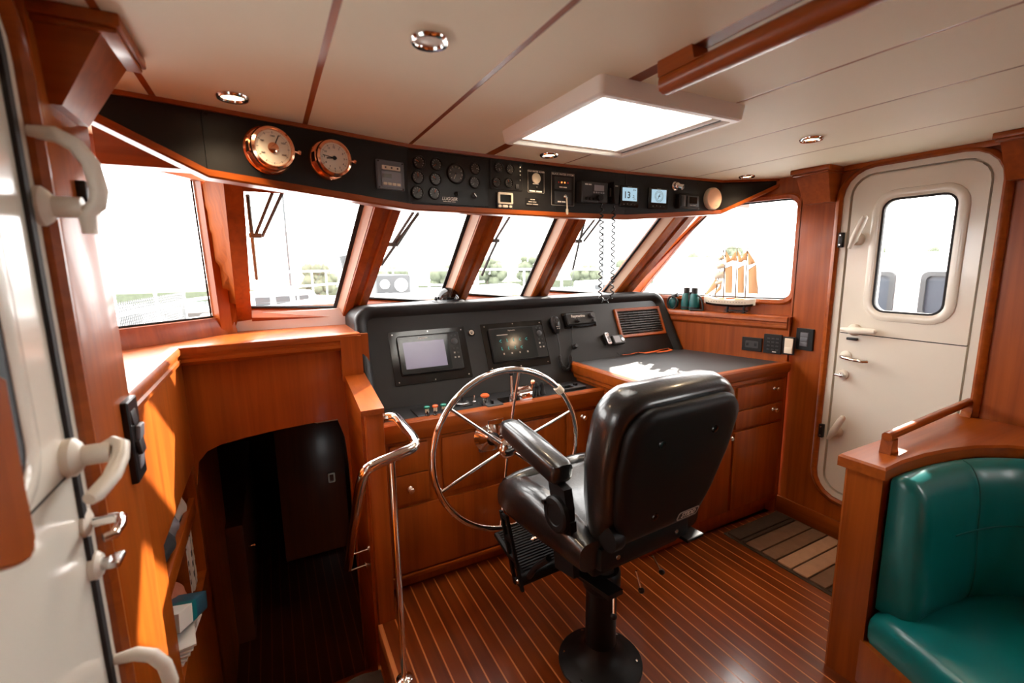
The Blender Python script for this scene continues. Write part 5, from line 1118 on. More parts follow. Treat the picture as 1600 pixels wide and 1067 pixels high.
# backrest: u right, v up the back, w to the rear
MB_ = frame((0.032, -0.205, 0.635), (1, 0, 0), (0, -0.125, 0.53))
def bout(q, n=6):
    """backrest outline inset by q"""
    pts = [(0.20-q, 0.0+q), (0.238-q, 0.14), (0.264-q, 0.28)]
    r = 0.105-q*0.5; xt, vt = 0.266-q, 0.520-q
    for i in range(n+1): a = PI/2*i/n; pts.append((xt-r+r*math.cos(a), vt-r+r*math.sin(a)))
    return pts + [(-x, y) for x, y in pts[::-1]]
g = MB(MB_); g.loft([[(*p, z) for p in bout(q)] for q, z in ((0.075, -0.140), (0.035, -0.136), (0.008, -0.110), (-0.004, -0.07), (0.0, -0.03), (0.014, -0.004), (0.03, 0.0))]); bc = g.out('back_cushion', 'leather', t, 60)
g = MB(MB_); g.loft([[(*p, z) for p in bout(q)] for q, z in ((0.034, -0.01), (0.028, 0.012), (0.034, 0.026), (0.055, 0.033), (0.075, 0.034))]); g.out('back_shell', 'seat_shell', t, 50)
for x, y in ((-0.115, 0.385), (0.115, 0.385), (-0.06, 0.11)):
    g = MB(MB_); g.lathe([(0.013, 0.034), (0.012, 0.0375), (0.007, 0.038), (0.006, 0.036), (0, 0.036)], 16, T(x, y, 0)); g.out('button', 'black_gloss', t)
g = MB(MB_@T(0.105, 0.068, 0.0345)@Matrix(((1, 0.25, 0, 0), (0, 1, 0, 0), (0, 0, 1, 0), (0, 0, 0, 1)))); g.prism(rrect(0.098, 0.030, 0.008, 3), 0, 0.0012); g.ring(rrect(0.098, 0.030, 0.008, 3), rrect(0.092, 0.024, 0.006, 3), 0.0012, 0.0018); bd = g.out('badge', 'lettering_dim', t, 0)
g = MB(MB_@T(0.105, 0.068, 0.0345)@Matrix(((1, 0.25, 0, 0), (0, 1, 0, 0), (0, 0, 1, 0), (0, 0, 0, 1)))); g.prism(rrect(0.091, 0.023, 0.006, 3), 0.0011, 0.0015); g.out('badge_field', 'black', bd, 0)
text('STIDD', 0.024, MB_@T(0.105, 0.068, 0.0362), 'lettering', bd, shear=0.3)
g = MB(MB_); g.lathe([(0.0, -0.02), (0.035, -0.015), (0.040, 0.0), (0.040, 0.03), (0, 0.031)], 16, T(-0.18, 0.05, 0)@RY(-90)); g.out('recline_hinge', 'seat_shell', t)
# armrests
for s in (-1, 1):
    MA = T(0.03+s*0.255, -0.055, 0.805)@RX(9)@Matrix.Diagonal((1, 0.9, 1, 1))
    g = MB(MA); lo = []
    for y, w_, zt, zb in ((-0.005, 0.020, 0.055, 0.02), (0.0, 0.036, 0.070, 0.005), (0.02, 0.043, 0.075, -0.002), (0.20, 0.044, 0.076, -0.002), (0.36, 0.040, 0.072, 0.0), (0.395, 0.033, 0.064, 0.006), (0.402, 0.018, 0.052, 0.018)):
        cz, hz = (zt+zb)/2, (zt-zb)/2
        lo.append([(w_*math.copysign(abs(math.cos(a))**0.55, math.cos(a)), y, cz+hz*math.copysign(abs(math.sin(a))**0.55, math.sin(a))) for a in [2*PI*(i+0.5)/20 for i in range(20)]])
    g.loft(lo); pad = g.out('armrest', 'leather', t, 55)
    g = MB(MA); g.tube([(s*-0.035, 0.03, 0.066), (s*0.028*-1, 0.2, 0.0775), (s*-0.026, 0.36, 0.073)], 0.0015, 6); g.out('piping', 'leather', pad)
    g = MB(T(0.03, -0.03, 0)); g.loft([[(s*0.255+e, y, z) for y, z in ((-0.055, 0.80), (0.035, 0.82), (0.015, 0.74), (0.035, 0.68), (-0.075, 0.67), (-0.07, 0.74))] for e in (-0.016, 0.016)]); g.out('arm_bracket', 'seat_shell', t, 0)
    g = MB(T(0.03, -0.03, 0)); g.lathe([(0.060, 0), (0.060, 0.016), (0.053, 0.022), (0.036, 0.022), (0.034, 0.019), (0, 0.019)], 28, T(s*0.268, -0.025, 0.71)@RY(90*s)); pv = g.out('pivot_disc', 'seat_shell', t)
    g = MB(T(0.03, -0.03, 0)); g.lathe([(0.008, 0.0), (0.008, 0.03), (0, 0.03)], 12, T(s*0.268, 0.022, 0.735)@RY(90*s)); g.out('detent_pin', 'black', pv)
    g = MB(T(0.03, -0.03, 0)); g.loft([[(s*0.252+e, y, z) for y, z in ((0.03, 0.70), (-0.08, 0.70), (-0.10, 0.52), (0.0, 0.50))] for e in (-0.012, 0.012)]); g.out('side_plate', 'seat_shell', t, 0)
# footrest
for s in (-1, 1):
    g = MB(); A0, B0 = (s*0.235, 0.315, 0.53), (s*0.235, 0.205, 0.275)
    for dy in (-0.022, 0.022): g.loft([[(A0[0]+e, A0[1]+dy+f, A0[2]) for e, f in ((-0.006, -0.007), (0.006, -0.007), (0.006, 0.007), (-0.006, 0.007))], [(B0[0]+e, B0[1]+dy*1.15+f, B0[2]) for e, f in ((-0.006, -0.007), (0.006, -0.007), (0.006, 0.007), (-0.006, 0.007))]])
    for k_ in (0.05, 0.35, 0.62, 0.93): y, z = A0[1]+(B0[1]-A0[1])*k_, A0[2]+(B0[2]-A0[2])*k_; g.box(A0[0]-0.006, A0[0]+0.006, y-0.026, y+0.026, z-0.008, z+0.008)
    o = g.out('footrest_arm', 'seat_shell', t, 0)
    g = MB(); g.lathe([(0.009, 0), (0.007, 0.004), (0, 0.005)], 10, T(s*0.241, 0.205, 0.30)@RY(90*s)); g.out('bolt', 'steel', o)
    g = MB(); g.tube([(s*0.225, 0.02, 0.50), (s*0.225, 0.10, 0.42), (s*0.22, 0.155, 0.345)], 0.011, 8); g.out('strut', 'seat_shell', t)
MF = T(0, 0.20, 0.305)@RX(16)
g = MB(MF); g.box(-0.22, 0.22, 0.0, 0.24, -0.008, 0.010, 0.004); fp = g.out('foot_plate', 'seat_shell', t)
for i in range(18): g = MB(MF); y = 0.012+0.0127*i; g.box(-0.205, 0.205, y, y+0.006, 0.009, 0.0135); g.out('tread_rib', 'rubber', fp, 0)
g = MB(); g.cyl((-0.232, 0.205, 0.30), (0.232, 0.205, 0.30), 0.022, n=18); g.out('cross_tube', 'seat_shell', t)
g = MB(MF); g.cbox((-0.02, 0.16, 0.014), (0.04, 0.018, 0.002), 0.0005, RZ(20)); g.out('plaque', 'brass', fp)
for x, y, an, nm in ((-0.12, -0.19, -12, 'tilt lever'), (0.13, -0.12, 30, 'slide lever'), (0.02, -0.15, 8, 'height lever')):
    g = MB(); z0 = 0.465; e = Vector((math.sin(R(an))*0.06, -0.015, -0.06)); g.cyl((x, y, z0), Vector((x, y, z0))+e, 0.0035, n=8); o = g.out('lever', 'steel', t)
    g = MB(); g.ball(Vector((x, y, z0))+e*1.12, 0.011, n=8); g.out('lever_ball', 'black', o)
g = MB(); g.loft([[(-0.15+e, -0.02, 0.475), (-0.15+e, 0.02, 0.46), (-0.12+e, -0.20, 0.455), (-0.12+e, -0.20, 0.472)] for e in (-0.03, 0.03)]); g.out('slide_plate', 'seat_shell', t, 0); g = MB(); g.box(0.19, 0.275, -0.22, -0.12, 0.545, 0.558, 0.004); g.out('seat_runner', 'seat_shell', t, 0)

# ================================================================== SETTEE
BM, BI = base(2.1, 0.5, 0)
t = ST = thing('settee', 'teal upholstered corner settee with wooden end panel and cap', 'settee', BM)
end = [(1.735, 0.655), (1.735, 0.812), (1.765, 0.822), (2.63, 0.822), (2.63, 0.70), (1.79, 0.69), (1.775, 0.655)]
g = MB(BI); g.prism([(1.735, 0.70), (1.735, 0.806), (1.742, 0.815), (2.63, 0.815), (2.63, 0.72), (1.775, 0.70)], 0.0, 0.80); g.out('end_panel', 'wood_v', t, 30)
sp = [(1.735, 0.71), (2.60, 0.71), (2.60, -0.9), (1.2, -0.9), (1.30, -0.30), (1.50, 0.15)]
g = MB(BI); g.prism(sp, 0.02, 0.185); g.out('seat_base', 'wood_v', t, 0)
inner = [(1.722, 0.690), (1.85, 0.692), (1.98, 0.682), (2.10, 0.662), (2.22, 0.628), (2.32, 0.575), (2.385, 0.51), (2.42, 0.42), (2.435, 0.30), (2.44, 0.10), (2.44, -0.9)]
cap = [(1.722, 0.834), (2.635, 0.834), (2.635, -0.9)] + inner[::-1]
g = MB(BI); g.prism(cap[::-1], 0.79, 0.832, bev=0.008); g.out('cap', 'wood_x', t, 30)
g = MB(BI); g.box(2.45, 2.63, -0.9, 0.5, 0.1, 0.79); g.prism([(2.2, 0.72), (2.63, 0.72), (2.63, 0.3), (2.45, 0.4), (2.4, 0.55)], 0.1, 0.79); g.out('back_box', 'wood_v', t, 0)
path = [(1.765, 0.690), (1.85, 0.690), (1.98, 0.680), (2.09, 0.660), (2.20, 0.628), (2.29, 0.58), (2.355, 0.515), (2.39, 0.42), (2.405, 0.30), (2.41, 0.10), (2.41, -0.85)]
prof = [(0.0, 0.79), (0.03, 0.800), (0.062, 0.785), (0.09, 0.735), (0.103, 0.66), (0.106, 0.585), (0.114, 0.50), (0.118, 0.41), (0.112, 0.335), (0.085, 0.295), (0.0, 0.30)]
def bspl(P, n=4):
    out = []
    for i in range(len(P)-1):
        p0, p1, p2, p3 = P[max(i-1, 0)], P[i], P[i+1], P[min(i+2, len(P)-1)]
        for k_ in range(n):
            u_ = k_/n; out.append(tuple(0.5*((2*p1[j])+(-p0[j]+p2[j])*u_+(2*p0[j]-5*p1[j]+4*p2[j]-p3[j])*u_*u_+(-p0[j]+3*p1[j]-3*p2[j]+p3[j])*u_**3) for j in range(len(p1))))
    return out + [tuple(P[-1])]
sm = bspl(path, 4); pr_ = bspl(prof, 3)
g = MB(BI); P3 = [(x, y, 0) for x, y in sm]
loops = []
P_ = [Vector(p) for p in P3]
for i, p in enumerate(P_):
    d = (P_[min(i+1, len(P_)-1)]-P_[max(i-1, 0)]).normalized(); n_ = Vector((d.y, -d.x, 0))
    pinch = 1-0.10*math.exp(-((i-13)/1.2)**2)
    e = 0.72 if i == 0 else (0.93 if i == 1 else 1.0)
    loops.append([p + n_*(a*e*pinch) + Vector((0, 0, 0.56+(b-0.56)*(0.955 if i == 0 else 1))) for a, b in pr_])
g.loft(loops); bk_ = g.out('back_cushion', 'teal', t, 60)
g = MB(BI)
for i in (13, 24):
    p = P_[i]; d = (P_[i+1]-P_[i-1]).normalized(); n_ = Vector((d.y, -d.x, 0)); g.tube([p+n_*(a*(0.90 if i == 13 else 1)+0.0005)+Vector((0, 0, b)) for a, b in pr_[3:-3]], 0.0025, 6)
g.out('seam', 'teal_dark', bk_, 60)
g = MB(BI)
g.tube([P_[i] + Vector(((P_[min(i+1, len(P_)-1)]-P_[i-1]).y, -(P_[min(i+1, len(P_)-1)]-P_[i-1]).x, 0)).normalized()*0.1065 + Vector((0, 0, 0.585)) for i in range(8, 38)], 0.003, 6); g.out('seam', 'teal_dark', bk_, 60)
seat = [(1.742, 0.692), (1.80, 0.69), (2.0, 0.66), (2.2, 0.60), (2.33, 0.48), (2.37, 0.3), (2.37, -0.85), (1.25, -0.85), (1.33, -0.28), (1.53, 0.17)]
sc_ = bspl([(*p,) for p in seat]+[seat[0]], 3)[:-1]
c_ = (1.95, 0.2)
ins = lambda q: [(c_[0]+(x-c_[0])*q, c_[1]+(y-c_[1])*q) for x, y in sc_]
g = MB(BI); g.loft([[(*p, z) for p in ins(q)] for q, z in ((0.985, 0.185), (1.0, 0.205), (1.004, 0.245), (0.998, 0.275), (0.98, 0.298), (0.92, 0.316), (0.7, 0.332), (0.4, 0.338), (0.05, 0.34))]); g.out('seat_cushion', 'teal', t, 60)
# grab rail on the settee cap
a, b = atz(1388, 706, 0.832), atz(1512, 649, 0.832); a = Vector((a.x, a.y, 0.832)); b = Vector((b.x, b.y, 0.832)); d = (b-a).normalized()
BM, BI = base(*a)
t = thing('settee_grab_rail', 'wooden grab rail standing on the settee cap', 'grab rail', BM)
up = Vector((0, 0, 1)); sd_ = d.cross(up)
g = MB(BI); g.sweep([a-d*0.028+up*0.062, b+d*0.02+up*0.062], [(-0.015, 0.006), (-0.008, 0.014), (0.008, 0.014), (0.015, 0.006), (0.015, -0.007), (0.008, -0.014), (-0.008, -0.014), (-0.015, -0.007)]); g.out('rail', 'wood_x', t, 50)
for p, s in ((a, 1), (b, -1)):
    g = MB(BI); g.loft([[p+d*(q*s)+sd_*e+up*z for q, z in ((-0.03, 0.0), (0.035, 0.0), (0.022, 0.02), (0.018, 0.052), (-0.022, 0.052))] for e in (-0.017, 0.017)]); g.out('foot', 'wood_x', t, 0)

# ================================================================== STAIR RAIL
BM, BI = base(0.318, 1.505, 0)
t = thing('stair_handrail', 'curved stainless steel handrail at the top of the stairs', 'handrail', BM)
path = bspl([(0.358, 1.84, 0.900), (0.375, 1.838, 0.900), (0.398, 1.826, 0.902), (0.412, 1.795, 0.900), (0.416, 1.70, 0.893), (0.418, 1.585, 0.885), (0.402, 1.525, 0.878), (0.36, 1.508, 0.872), (0.318, 1.502, 0.866), (0.262, 1.492, 0.856), (0.232, 1.495, 0.842), (0.222, 1.52, 0.80), (0.216, 1.60, 0.70), (0.208, 1.80, 0.44), (0.203, 1.95, 0.24), (0.202, 1.99, 0.19)], 5)
g = MB(BI); g.tube(path, 0.0185, 14); g.out('rail', 'chrome', t)
g = MB(BI); g.cyl((0.318, 1.504, 0.0), (0.318, 1.503, 0.866), 0.0115, n=14); g.out('post', 'chrome', t)
g = MB(BI); g.lathe([(0.03, 0), (0.03, 0.005), (0.014, 0.012), (0, 0.012)], 18, T(0.318, 1.504, 0)); g.out('foot_flange', 'chrome', t)
g = MB(BI); g.lathe([(0.024, 0), (0.024, 0.005), (0, 0.005)], 16, frame((0.3625, 1.84, 0.900), (0, 1, 0), (0, 0, 1))); g.out('wall_flange', 'chrome', t)
for y, z in ((1.875, 0.345), (1.98, 0.205)):
    g = MB(BI); g.tube([(0.206, y, z), (0.206, y+0.01, z-0.03), (0.215, y+0.02, z-0.04), (0.280, y+0.02, z-0.035)], 0.004, 8); o = g.out('bracket', 'chrome', t); g = MB(BI); g.lathe([(0.014, 0), (0.014, 0.004), (0, 0.004)], 12, frame((0.282, y+0.02, z-0.035), (0, -1, 0), (0, 0, 1))); g.out('rosette', 'chrome', o)

# ================================================================== RUGS
BM, BI = base(2.38, 1.2, 0)
t = thing('striped_rug', 'brown and tan striped rug on the sole by the starboard door', 'rug', BM)
g = MB(BI); g.box(2.135, 2.615, 0.55, 1.565, 0.0, 0.006); g.out('backing', 'rug_dark', t, 0)
ys = [atz(px, py, 0.0).y for px, py in ((1164, 851), (1187, 866), (1211, 880), (1236, 893), (1262, 908), (1288, 926))]
ys = [1.56, 1.47] + ys + [ys[-1]-0.075*k_ for k_ in range(1, 5)]
cols = ['rug_dark', 'rug_dark', 'rug_brown', 'rug_brown', 'rug_tan', 'rug_tan', 'rug_brown', 'rug_dark', 'rug_tan', 'rug_brown', 'rug_dark']
for (ya, yb), c in zip(zip(ys, ys[1:]), cols):
    g = MB(BI); g.box(2.15, 2.60, yb+0.004, ya-0.004, 0.005, 0.016, 0.005); g.out('stripe', c, t)
BM, BI = base(0.15, 1.55, -0.2)
t = thing('stair_mat', 'dark grey brown mat on the top step of the stairs', 'mat', BM)
g = MB(BI); lo = []
for x in [0.02+0.026*i for i in range(11)]: lo.append([(x, 1.20, -0.2), (x, 1.79, -0.2), (x, 1.792, -0.185+0.006*math.sin(x*40)), (x, 1.60, -0.180+0.004*math.sin(x*60)), (x, 1.20, -0.185)])
g.loft(lo); g.out('pile', 'mat_grey', t)

# ================================================================== MODEL SHIP, BINOCULARS
P0 = ats(1148, 483, -0.045); P0.z = 1.188
MSP = frame(P0, -sd, (0, 0, 1)); inv = MSP.inverted()
def q2(px, py, w=0.0):
    v_ = inv @ ats(px, py, -0.045); return (v_.x, v_.y, w)
t = thing('model_ship', 'model sailing ship with tan sails on the starboard shelf', 'model ship', MSP)
u0, u1 = q2(1101, 466)[0], q2(1181, 466)[0]; L_ = u1-u0; hb = q2(1140, 478)[1]; hs = q2(1140, 468)[1]
g = MB(); lo = []
for f in [i/14 for i in range(15)]:
    u_ = u0+L_*f; bw = 0.026*math.sin(PI*min(1, 0.06+f*0.93))**0.6; sheer = 0.012*(2*f-1)**2+ (0.006 if f < 0.15 else 0); top = hs+sheer; bot = hb+0.012*(abs(2*f-1))**3
    lo.append([(u_, top, -bw), (u_, top, bw), (u_, (top+bot)/2, bw*0.95), (u_, bot, bw*0.3), (u_, bot, -bw*0.3), (u_, (top+bot)/2, -bw*0.95)])
g.loft(lo); hu = g.out('hull', 'hull_white', t, 50)
g = MB(); lo = []
for f in [0.04+0.92*i/12 for i in range(13)]:
    u_ = u0+L_*f; bw = 0.0265*math.sin(PI*(0.06+f*0.9))**0.6*0.97; bot = hb+0.012*(abs(2*f-1))**3
    lo.append([(u_, bot+0.010, -bw*0.9), (u_, bot+0.010, bw*0.9), (u_, bot-0.004, bw*0.35), (u_, bot-0.004, -bw*0.35)])
g.loft(lo); g.out('keel', 'black', hu, 50)
g = MB()
for i in range(14): u_ = u0+L_*(0.12+0.055*i); g.cbox((u_, (hs+hb)/2+0.006, 0.0245), (0.004, 0.003, 0.003))
g.out('porthole', 'black', hu, 0)
g = MB(); g.box(u0+L_*0.3, u0+L_*0.42, hs, hs+0.010, -0.012, 0.012, 0.001); g.box(u0+L_*0.62, u0+L_*0.80, hs, hs+0.012, -0.012, 0.012, 0.001); g.out('deckhouse', 'sail', t)
g = MB(); g.box(-0.06, 0.075, 0.012, 0.018, -0.012, 0.012, 0.001)
for u_ in (-0.045, 0.055): g.box(u_-0.004, u_+0.004, 0, hb+0.003, -0.010, 0.010)
g.box(-0.06, -0.03, 0, 0.004, -0.02, 0.02); g.box(0.04, 0.07, 0, 0.004, -0.02, 0.02); g.out('stand', 'black', t, 0)
for px0, py0, px1, py1 in ((1117, 465, 1131, 389), (1130, 465, 1134, 388), (1149, 466, 1152, 388), (1164, 466, 1168, 387)):
    g = MB(); g.cyl(q2(px0, py0), q2(px1, py1), 0.0042, 0.0024, n=8); g.out('mast', 'rig', t)
sails = [('gaff_sail', (1133, 419), (1145, 415), (1144, 458), (1133, 458)), ('gaff_sail', (1152, 420), (1163, 414), (1163, 458), (1152, 458)), ('gaff_sail', (1169, 421), (1182, 413), (1184, 459), (1169, 459)),
         ('topsail', (1134, 391), (1144, 408), (1138, 410), (1134, 412)), ('topsail', (1150, 392), (1151, 408), (1144, 407), (1137, 409)), ('topsail', (1152, 391), (1162, 408), (1158, 410), (1153, 410)), ('topsail', (1167, 391), (1167, 407), (1160, 407), (1154, 408)), ('topsail', (1168, 390), (1181, 411), (1175, 413), (1169, 415)),
         ('square_sail', (1121, 402), (1130, 398), (1132, 405), (1123, 408)), ('square_sail', (1119, 413), (1131, 411), (1133, 419), (1120, 421)), ('square_sail', (1116, 426), (1131, 423), (1133, 435), (1116, 436)), ('square_sail', (1116, 440), (1130, 437), (1128, 444), (1117, 446)),
         ('jib', (1120, 432), (1122, 448), (1104, 461), (1102, 460)), ('jib', (1128, 440), (1127, 452), (1117, 461), (1115, 460))]
for nm, a, b, c, d_ in sails:
    A = [Vector(q2(*p)) for p in (a, b, c, d_)]; g = MB(); n = 6; lo = []
    bulge = 0.010 if nm == 'square_sail' else 0.005
    for i in range(n+1):
        row = []
        for j in range(n+1):
            p = A[0].lerp(A[1], j/n).lerp(A[3].lerp(A[2], j/n), i/n); row.append(p + Vector((0, 0, bulge*math.sin(PI*i/n)*math.sin(PI*j/n))))
        lo.append(row)
    g.loft([lo_ for lo_ in lo], closed=False, cap=False)
    bmesh.ops.solidify(g.bm, geom=list(g.bm.faces), thickness=0.0008); g.out(nm, 'sail' if nm != 'square_sail' else 'hull_white', t, 60)
g = MB()
for a, b in (((1101, 461), (1131, 389)), ((1101, 461), (1122, 430)), ((1134, 388), (1152, 388)), ((1152, 388), (1168, 387)), ((1168, 387), (1184, 412)), ((1184, 412), (1184, 460)), ((1133, 419), (1146, 414)), ((1152, 420), (1164, 413)), ((1169, 422), (1183, 412)), ((1090, 462), (1104, 462)), ((1131, 389), (1131, 465)), ((1100, 464), (1112, 460))):
    g.cyl(q2(*a), q2(*b), 0.0017, n=5)
g.out('rigging', 'rig', t)
P0 = ats(1078, 481, -0.045); P0.z = 1.188
t = thing('binoculars', 'teal and black binoculars standing on the starboard shelf', 'binoculars', frame(P0, -sd, (0, 0, 1))@RX(-90)@RZ(-12))
sc = 1.0
for i, x in enumerate((-0.033, 0.033)):
    g = MB(); g.lathe([(0.031, 0.0), (0.033, 0.01), (0.032, 0.055), (0.028, 0.075), (0.026, 0.10), (0.022, 0.112), (0, 0.112)], 20, T(x, 0, 0)); o = g.out('barrel', 'binoc', t)
    g = MB(); g.lathe([(0.019, 0.110), (0.020, 0.118), (0.020, 0.148), (0.016, 0.150), (0.012, 0.140), (0, 0.140)], 18, T(x*0.95, 0, 0)); g.out('eyecup', 'rubber', o)
    g = MB(); g.lathe([(0.034, 0.012), (0.0345, 0.014), (0.0345, 0.022), (0.034, 0.024)], 20, T(x, 0, 0)); g.out('grip_ring', 'rubber', o)
g = MB(); g.box(-0.025, 0.025, -0.012, 0.012, 0.045, 0.105, 0.006); g.out('bridge', 'rubber', t); g = MB(); g.lathe([(0.012, 0.105), (0.012, 0.122), (0, 0.122)], 14); g.out('focus_wheel', 'rubber', t)
g = MB(); g.tube(bspl([(0.06, -0.0, 0.10), (0.085, -0.01, 0.09), (0.105, -0.012, 0.05), (0.110, -0.012, 0.01), (0.09, -0.022, 0.008), (0.04, -0.045, 0.006)], 5), 0.006, 8); g.out('strap', 'rubber', t)
P0 = ats(1052, 480, -0.045); P0.z = 1.188
t = thing('binocular_case', 'small dark teal case with a black strap left of the binoculars', 'case', frame(P0, -sd, (0, 0, 1))@RX(-90))
g = MB(); g.ball((0, 0, 0.042), 0.044, n=10, sc=(0.8, 0.55, 0.95)); g.out('case', 'binoc', t); g = MB(); g.tube([(0.034*math.cos(2*PI*i/20), -0.02, 0.045+0.044*math.sin(2*PI*i/20)) for i in range(20)], 0.006, 6, closed=True); g.out('strap', 'rubber', t)
g = MB(); g.cyl((-0.01, 0, 0.085), (0.03, 0, 0.10), 0.014, n=14); g.out('cap', 'rubber', t)

# ================================================================== PORT SHELVES' CONTENTS
def inw(u, v, w): return MP @ Vector((u, v, w))
def blob(name, label, cat, u, v, w, su_, sv, sw_, m, seed, amp=0.25):
    t = thing(name, label, cat, MP@T(u, v, w)); rnd = random.Random(seed); ph = [rnd.uniform(0, 6) for _ in range(6)]
    g = MB(); lo = []; n = 14
    for i in range(1, n):
        a = PI*i/n; row = []
        for k_ in range(20):
            b = 2*PI*k_/20; f = 1+amp*(math.sin(3*b+ph[0]+2*a)*0.5+math.sin(5*b+ph[1]-3*a)*0.3+math.sin(4*a+ph[2])*0.3)
            x, z, y = math.sin(a)*math.cos(b)*f, math.sin(a)*math.sin(b)*f, -math.cos(a)*(1+0.3*amp*math.sin(3*b+ph[3])*math.sin(a))
            row.append((su_*x, sv*(1+max(-0.98, y)), sw_*z))
        lo.append(row)
    g.loft(lo); g.out('folds', m, t, 70); return t
blob('white_cloth', 'crumpled white cloth on the upper port shelf', 'cloth', 2.08, 0.525, -0.09, 0.09, 0.062, 0.065, 'cloth_white', 1)
blob('black_jacket', 'crumpled black jacket on the upper port shelf', 'jacket', 1.76, 0.525, -0.09, 0.15, 0.068, 0.07, 'cloth_black', 2)
blob('plastic_bag', 'crumpled grey plastic bag between the white cloth and the jacket', 'bag', 1.95, 0.525, -0.07, 0.06, 0.05, 0.05, 'grey_light', 5)
bk = [('book', 'thin white booklet standing on the lower port shelf', 2.155, 0.03, 0.23, 0.16, 'paper'), ('book', 'black spined book beside the white booklet', 2.118, 0.028, 0.235, 0.17, 'cloth_black'), ('book', 'white paged manual next to the black book', 2.082, 0.034, 0.22, 0.17, 'paper'), ('book', 'slim brown book leaning on the lower shelf', 2.035, 0.022, 0.20, 0.16, 'wood_v')]
for nm, lb, u, th, h_, dp, m in bk:
    t = thing(nm, lb, 'book', MP@T(u, 0.235, -0.11)); g = MB(); g.box(-th/2, th/2, 0, h_, -dp/2, dp/2, 0.002); g.out('cover', m, t)
    g = MB(); g.box(-th/2+0.003, th/2-0.003, 0.004, h_-0.004, dp/2-0.004, dp/2+0.001); g.out('pages', 'paper', t, 0)
    g = MB()
    for k_ in range(3): g.cbox((0, h_*(0.3+0.2*k_), dp/2+0.0015), (th*0.5, h_*0.1, 0.001))
    g.out('spine_print', 'lettering_dark' if m != 'cloth_black' else 'lettering', t, 0)
blob('pink_towel', 'folded salmon pink towel on the lower port shelf', 'towel', 1.92, 0.235, -0.10, 0.07, 0.075, 0.07, 'cloth_pink', 3, 0.15)
t = thing('carton', 'white and teal carton leaning out of the lower port shelf', 'box', MP@T(1.80, 0.30, -0.03)@RZ(-14)@RY(-20))
g = MB(); g.box(-0.095, 0.075, 0, 0.062, -0.05, 0.05, 0.001); g.out('carton', 'book_blue', t)
g = MB(); g.box(-0.096, -0.02, 0.002, 0.0625, -0.051, 0.051); g.out('end_label', 'paper', t, 0); g = MB(); g.box(-0.018, 0.006, 0.0, 0.0628, -0.0512, 0.0512); g.out('band', 'book_teal', t, 0)
t = thing('paper_stack', 'loose white papers under the carton on the lower shelf', 'papers', MP@T(1.80, 0.236, -0.05)); g = MB()
for k_ in range(5): g.box(-0.14, 0.10, 0.012*k_, 0.012*k_+0.006, -0.10, 0.055, M=RY(4*k_-6))
g.out('sheets', 'paper', t, 0)
# dim things in the cabin below
t = thing('cabin_locker_door', 'wooden locker door in the cabin below with a white latch, colour darkened for shade', 'door', T(0.24, 3.6, -0.70))
g = MB(); g.box(-0.30, 0.16, 0, 0.03, 0.02, 1.45, 0.003); o = g.out('leaf', 'wood_shaded', t); g = MB(); g.ring(rrect(0.05, 0.075, 0.01, 3), rrect(0.03, 0.055, 0.006, 3), 0, 0.02, frame((0.06, -0.001, 0.62), (1, 0, 0), (0, 0, 1))); g.out('latch', 'plastic_white', o)
t = thing('berth_rail', 'wooden berth front with a chrome catch in the cabin below', 'berth', T(-0.3, 3.2, -0.70)); g = MB(); g.box(-0.2, 0.05, -0.3, 1.2, 0.0, 0.75, 0.01); o = g.out('front', 'wood_shaded', t); g = MB(); g.cyl((0.05, -0.1, 0.5), (0.085, -0.1, 0.5), 0.008); g.out('catch', 'chrome', o)
# near wooden door edge at the left
pts = [atx(px, py, -0.30) for px, py in ((-60, 560), (0, 592), (24, 720), (47, 836), (47, 862), (38, 878), (22, 886), (0, 893), (-60, 900))]
BM, BI = base(-0.3, pts[4].y-0.1, pts[5].z)
t = thing('cabinet_end', 'rounded wooden cabinet end close to the camera at the left', 'cabinet', BM)
g = MB(BI@frame((-0.30, 0, 0), (0, 1, 0), (0, 0, 1))); g.prism([(p.y, p.z) for p in pts][::-1], -0.012, 0.006, bev=0.004); g.out('board', 'wood_v', t)

# ================================================================== OUTSIDE
def wiper(label, blade, arms):
    pb = [atg(*p, -0.045) for p in blade]; BMw, BIw = base(*pb[0]); t = thing('wiper', label, 'wiper', BMw, 'windscreen wipers')
    g = MB(BIw); g.tube([pb[0], pb[0].lerp(pb[1], 0.5)-NF*0.004, pb[1]], 0.008, 6); g.out('blade', 'rubber', t)
    for a, b in arms: g = MB(BIw); g.cyl(atg(*a, -0.055), atg(*b, -0.055), 0.0075, n=6); g.out('arm', 'outside_grey', t)
    q = atg(*arms[0][0], -0.05); g = MB(BIw); g.cbox(q, (0.05, 0.03, 0.02), 0.004); g.out('clamp', 'outside_grey', t)
wiper('windscreen wiper outside the first pane from the left', [(387, 305), (401, 436)], [((399, 368), (430, 290)), ((410, 369), (446, 290))])
wiper('windscreen wiper outside the second pane', [(654, 333), (596, 414)], [((613, 382), (650, 325)), ((620, 384), (655, 330))])
wiper('windscreen wiper outside the third pane', [(776, 378), (753, 430)], [((773, 376), (800, 333))])
wiper('windscreen wiper outside the fourth pane', [(914, 343), (895, 421)], [((903, 377), (935, 335)), ((912, 377), (940, 340))])
wa = MB(); wa.box(-120, 200, -60, 200, -2.6, -2.4); o = wa.out('harbour_water', 'water', smooth=0); o['kind'] = 'structure'; o['label'] = 'pale harbour water outside the windows'
dk = MB(); dk.prism([(-1.0, 2.75), (3.2, 2.75), (2.9, 5.2), (1.9, 8.0), (1.15, 9.0), (0.4, 8.0), (-0.7, 5.2)], 0.95, 1.0); o = dk.out('foredeck', 'outside_white', smooth=0); o['kind'] = 'structure'; o['label'] = 'white foredeck in front of the windscreen'
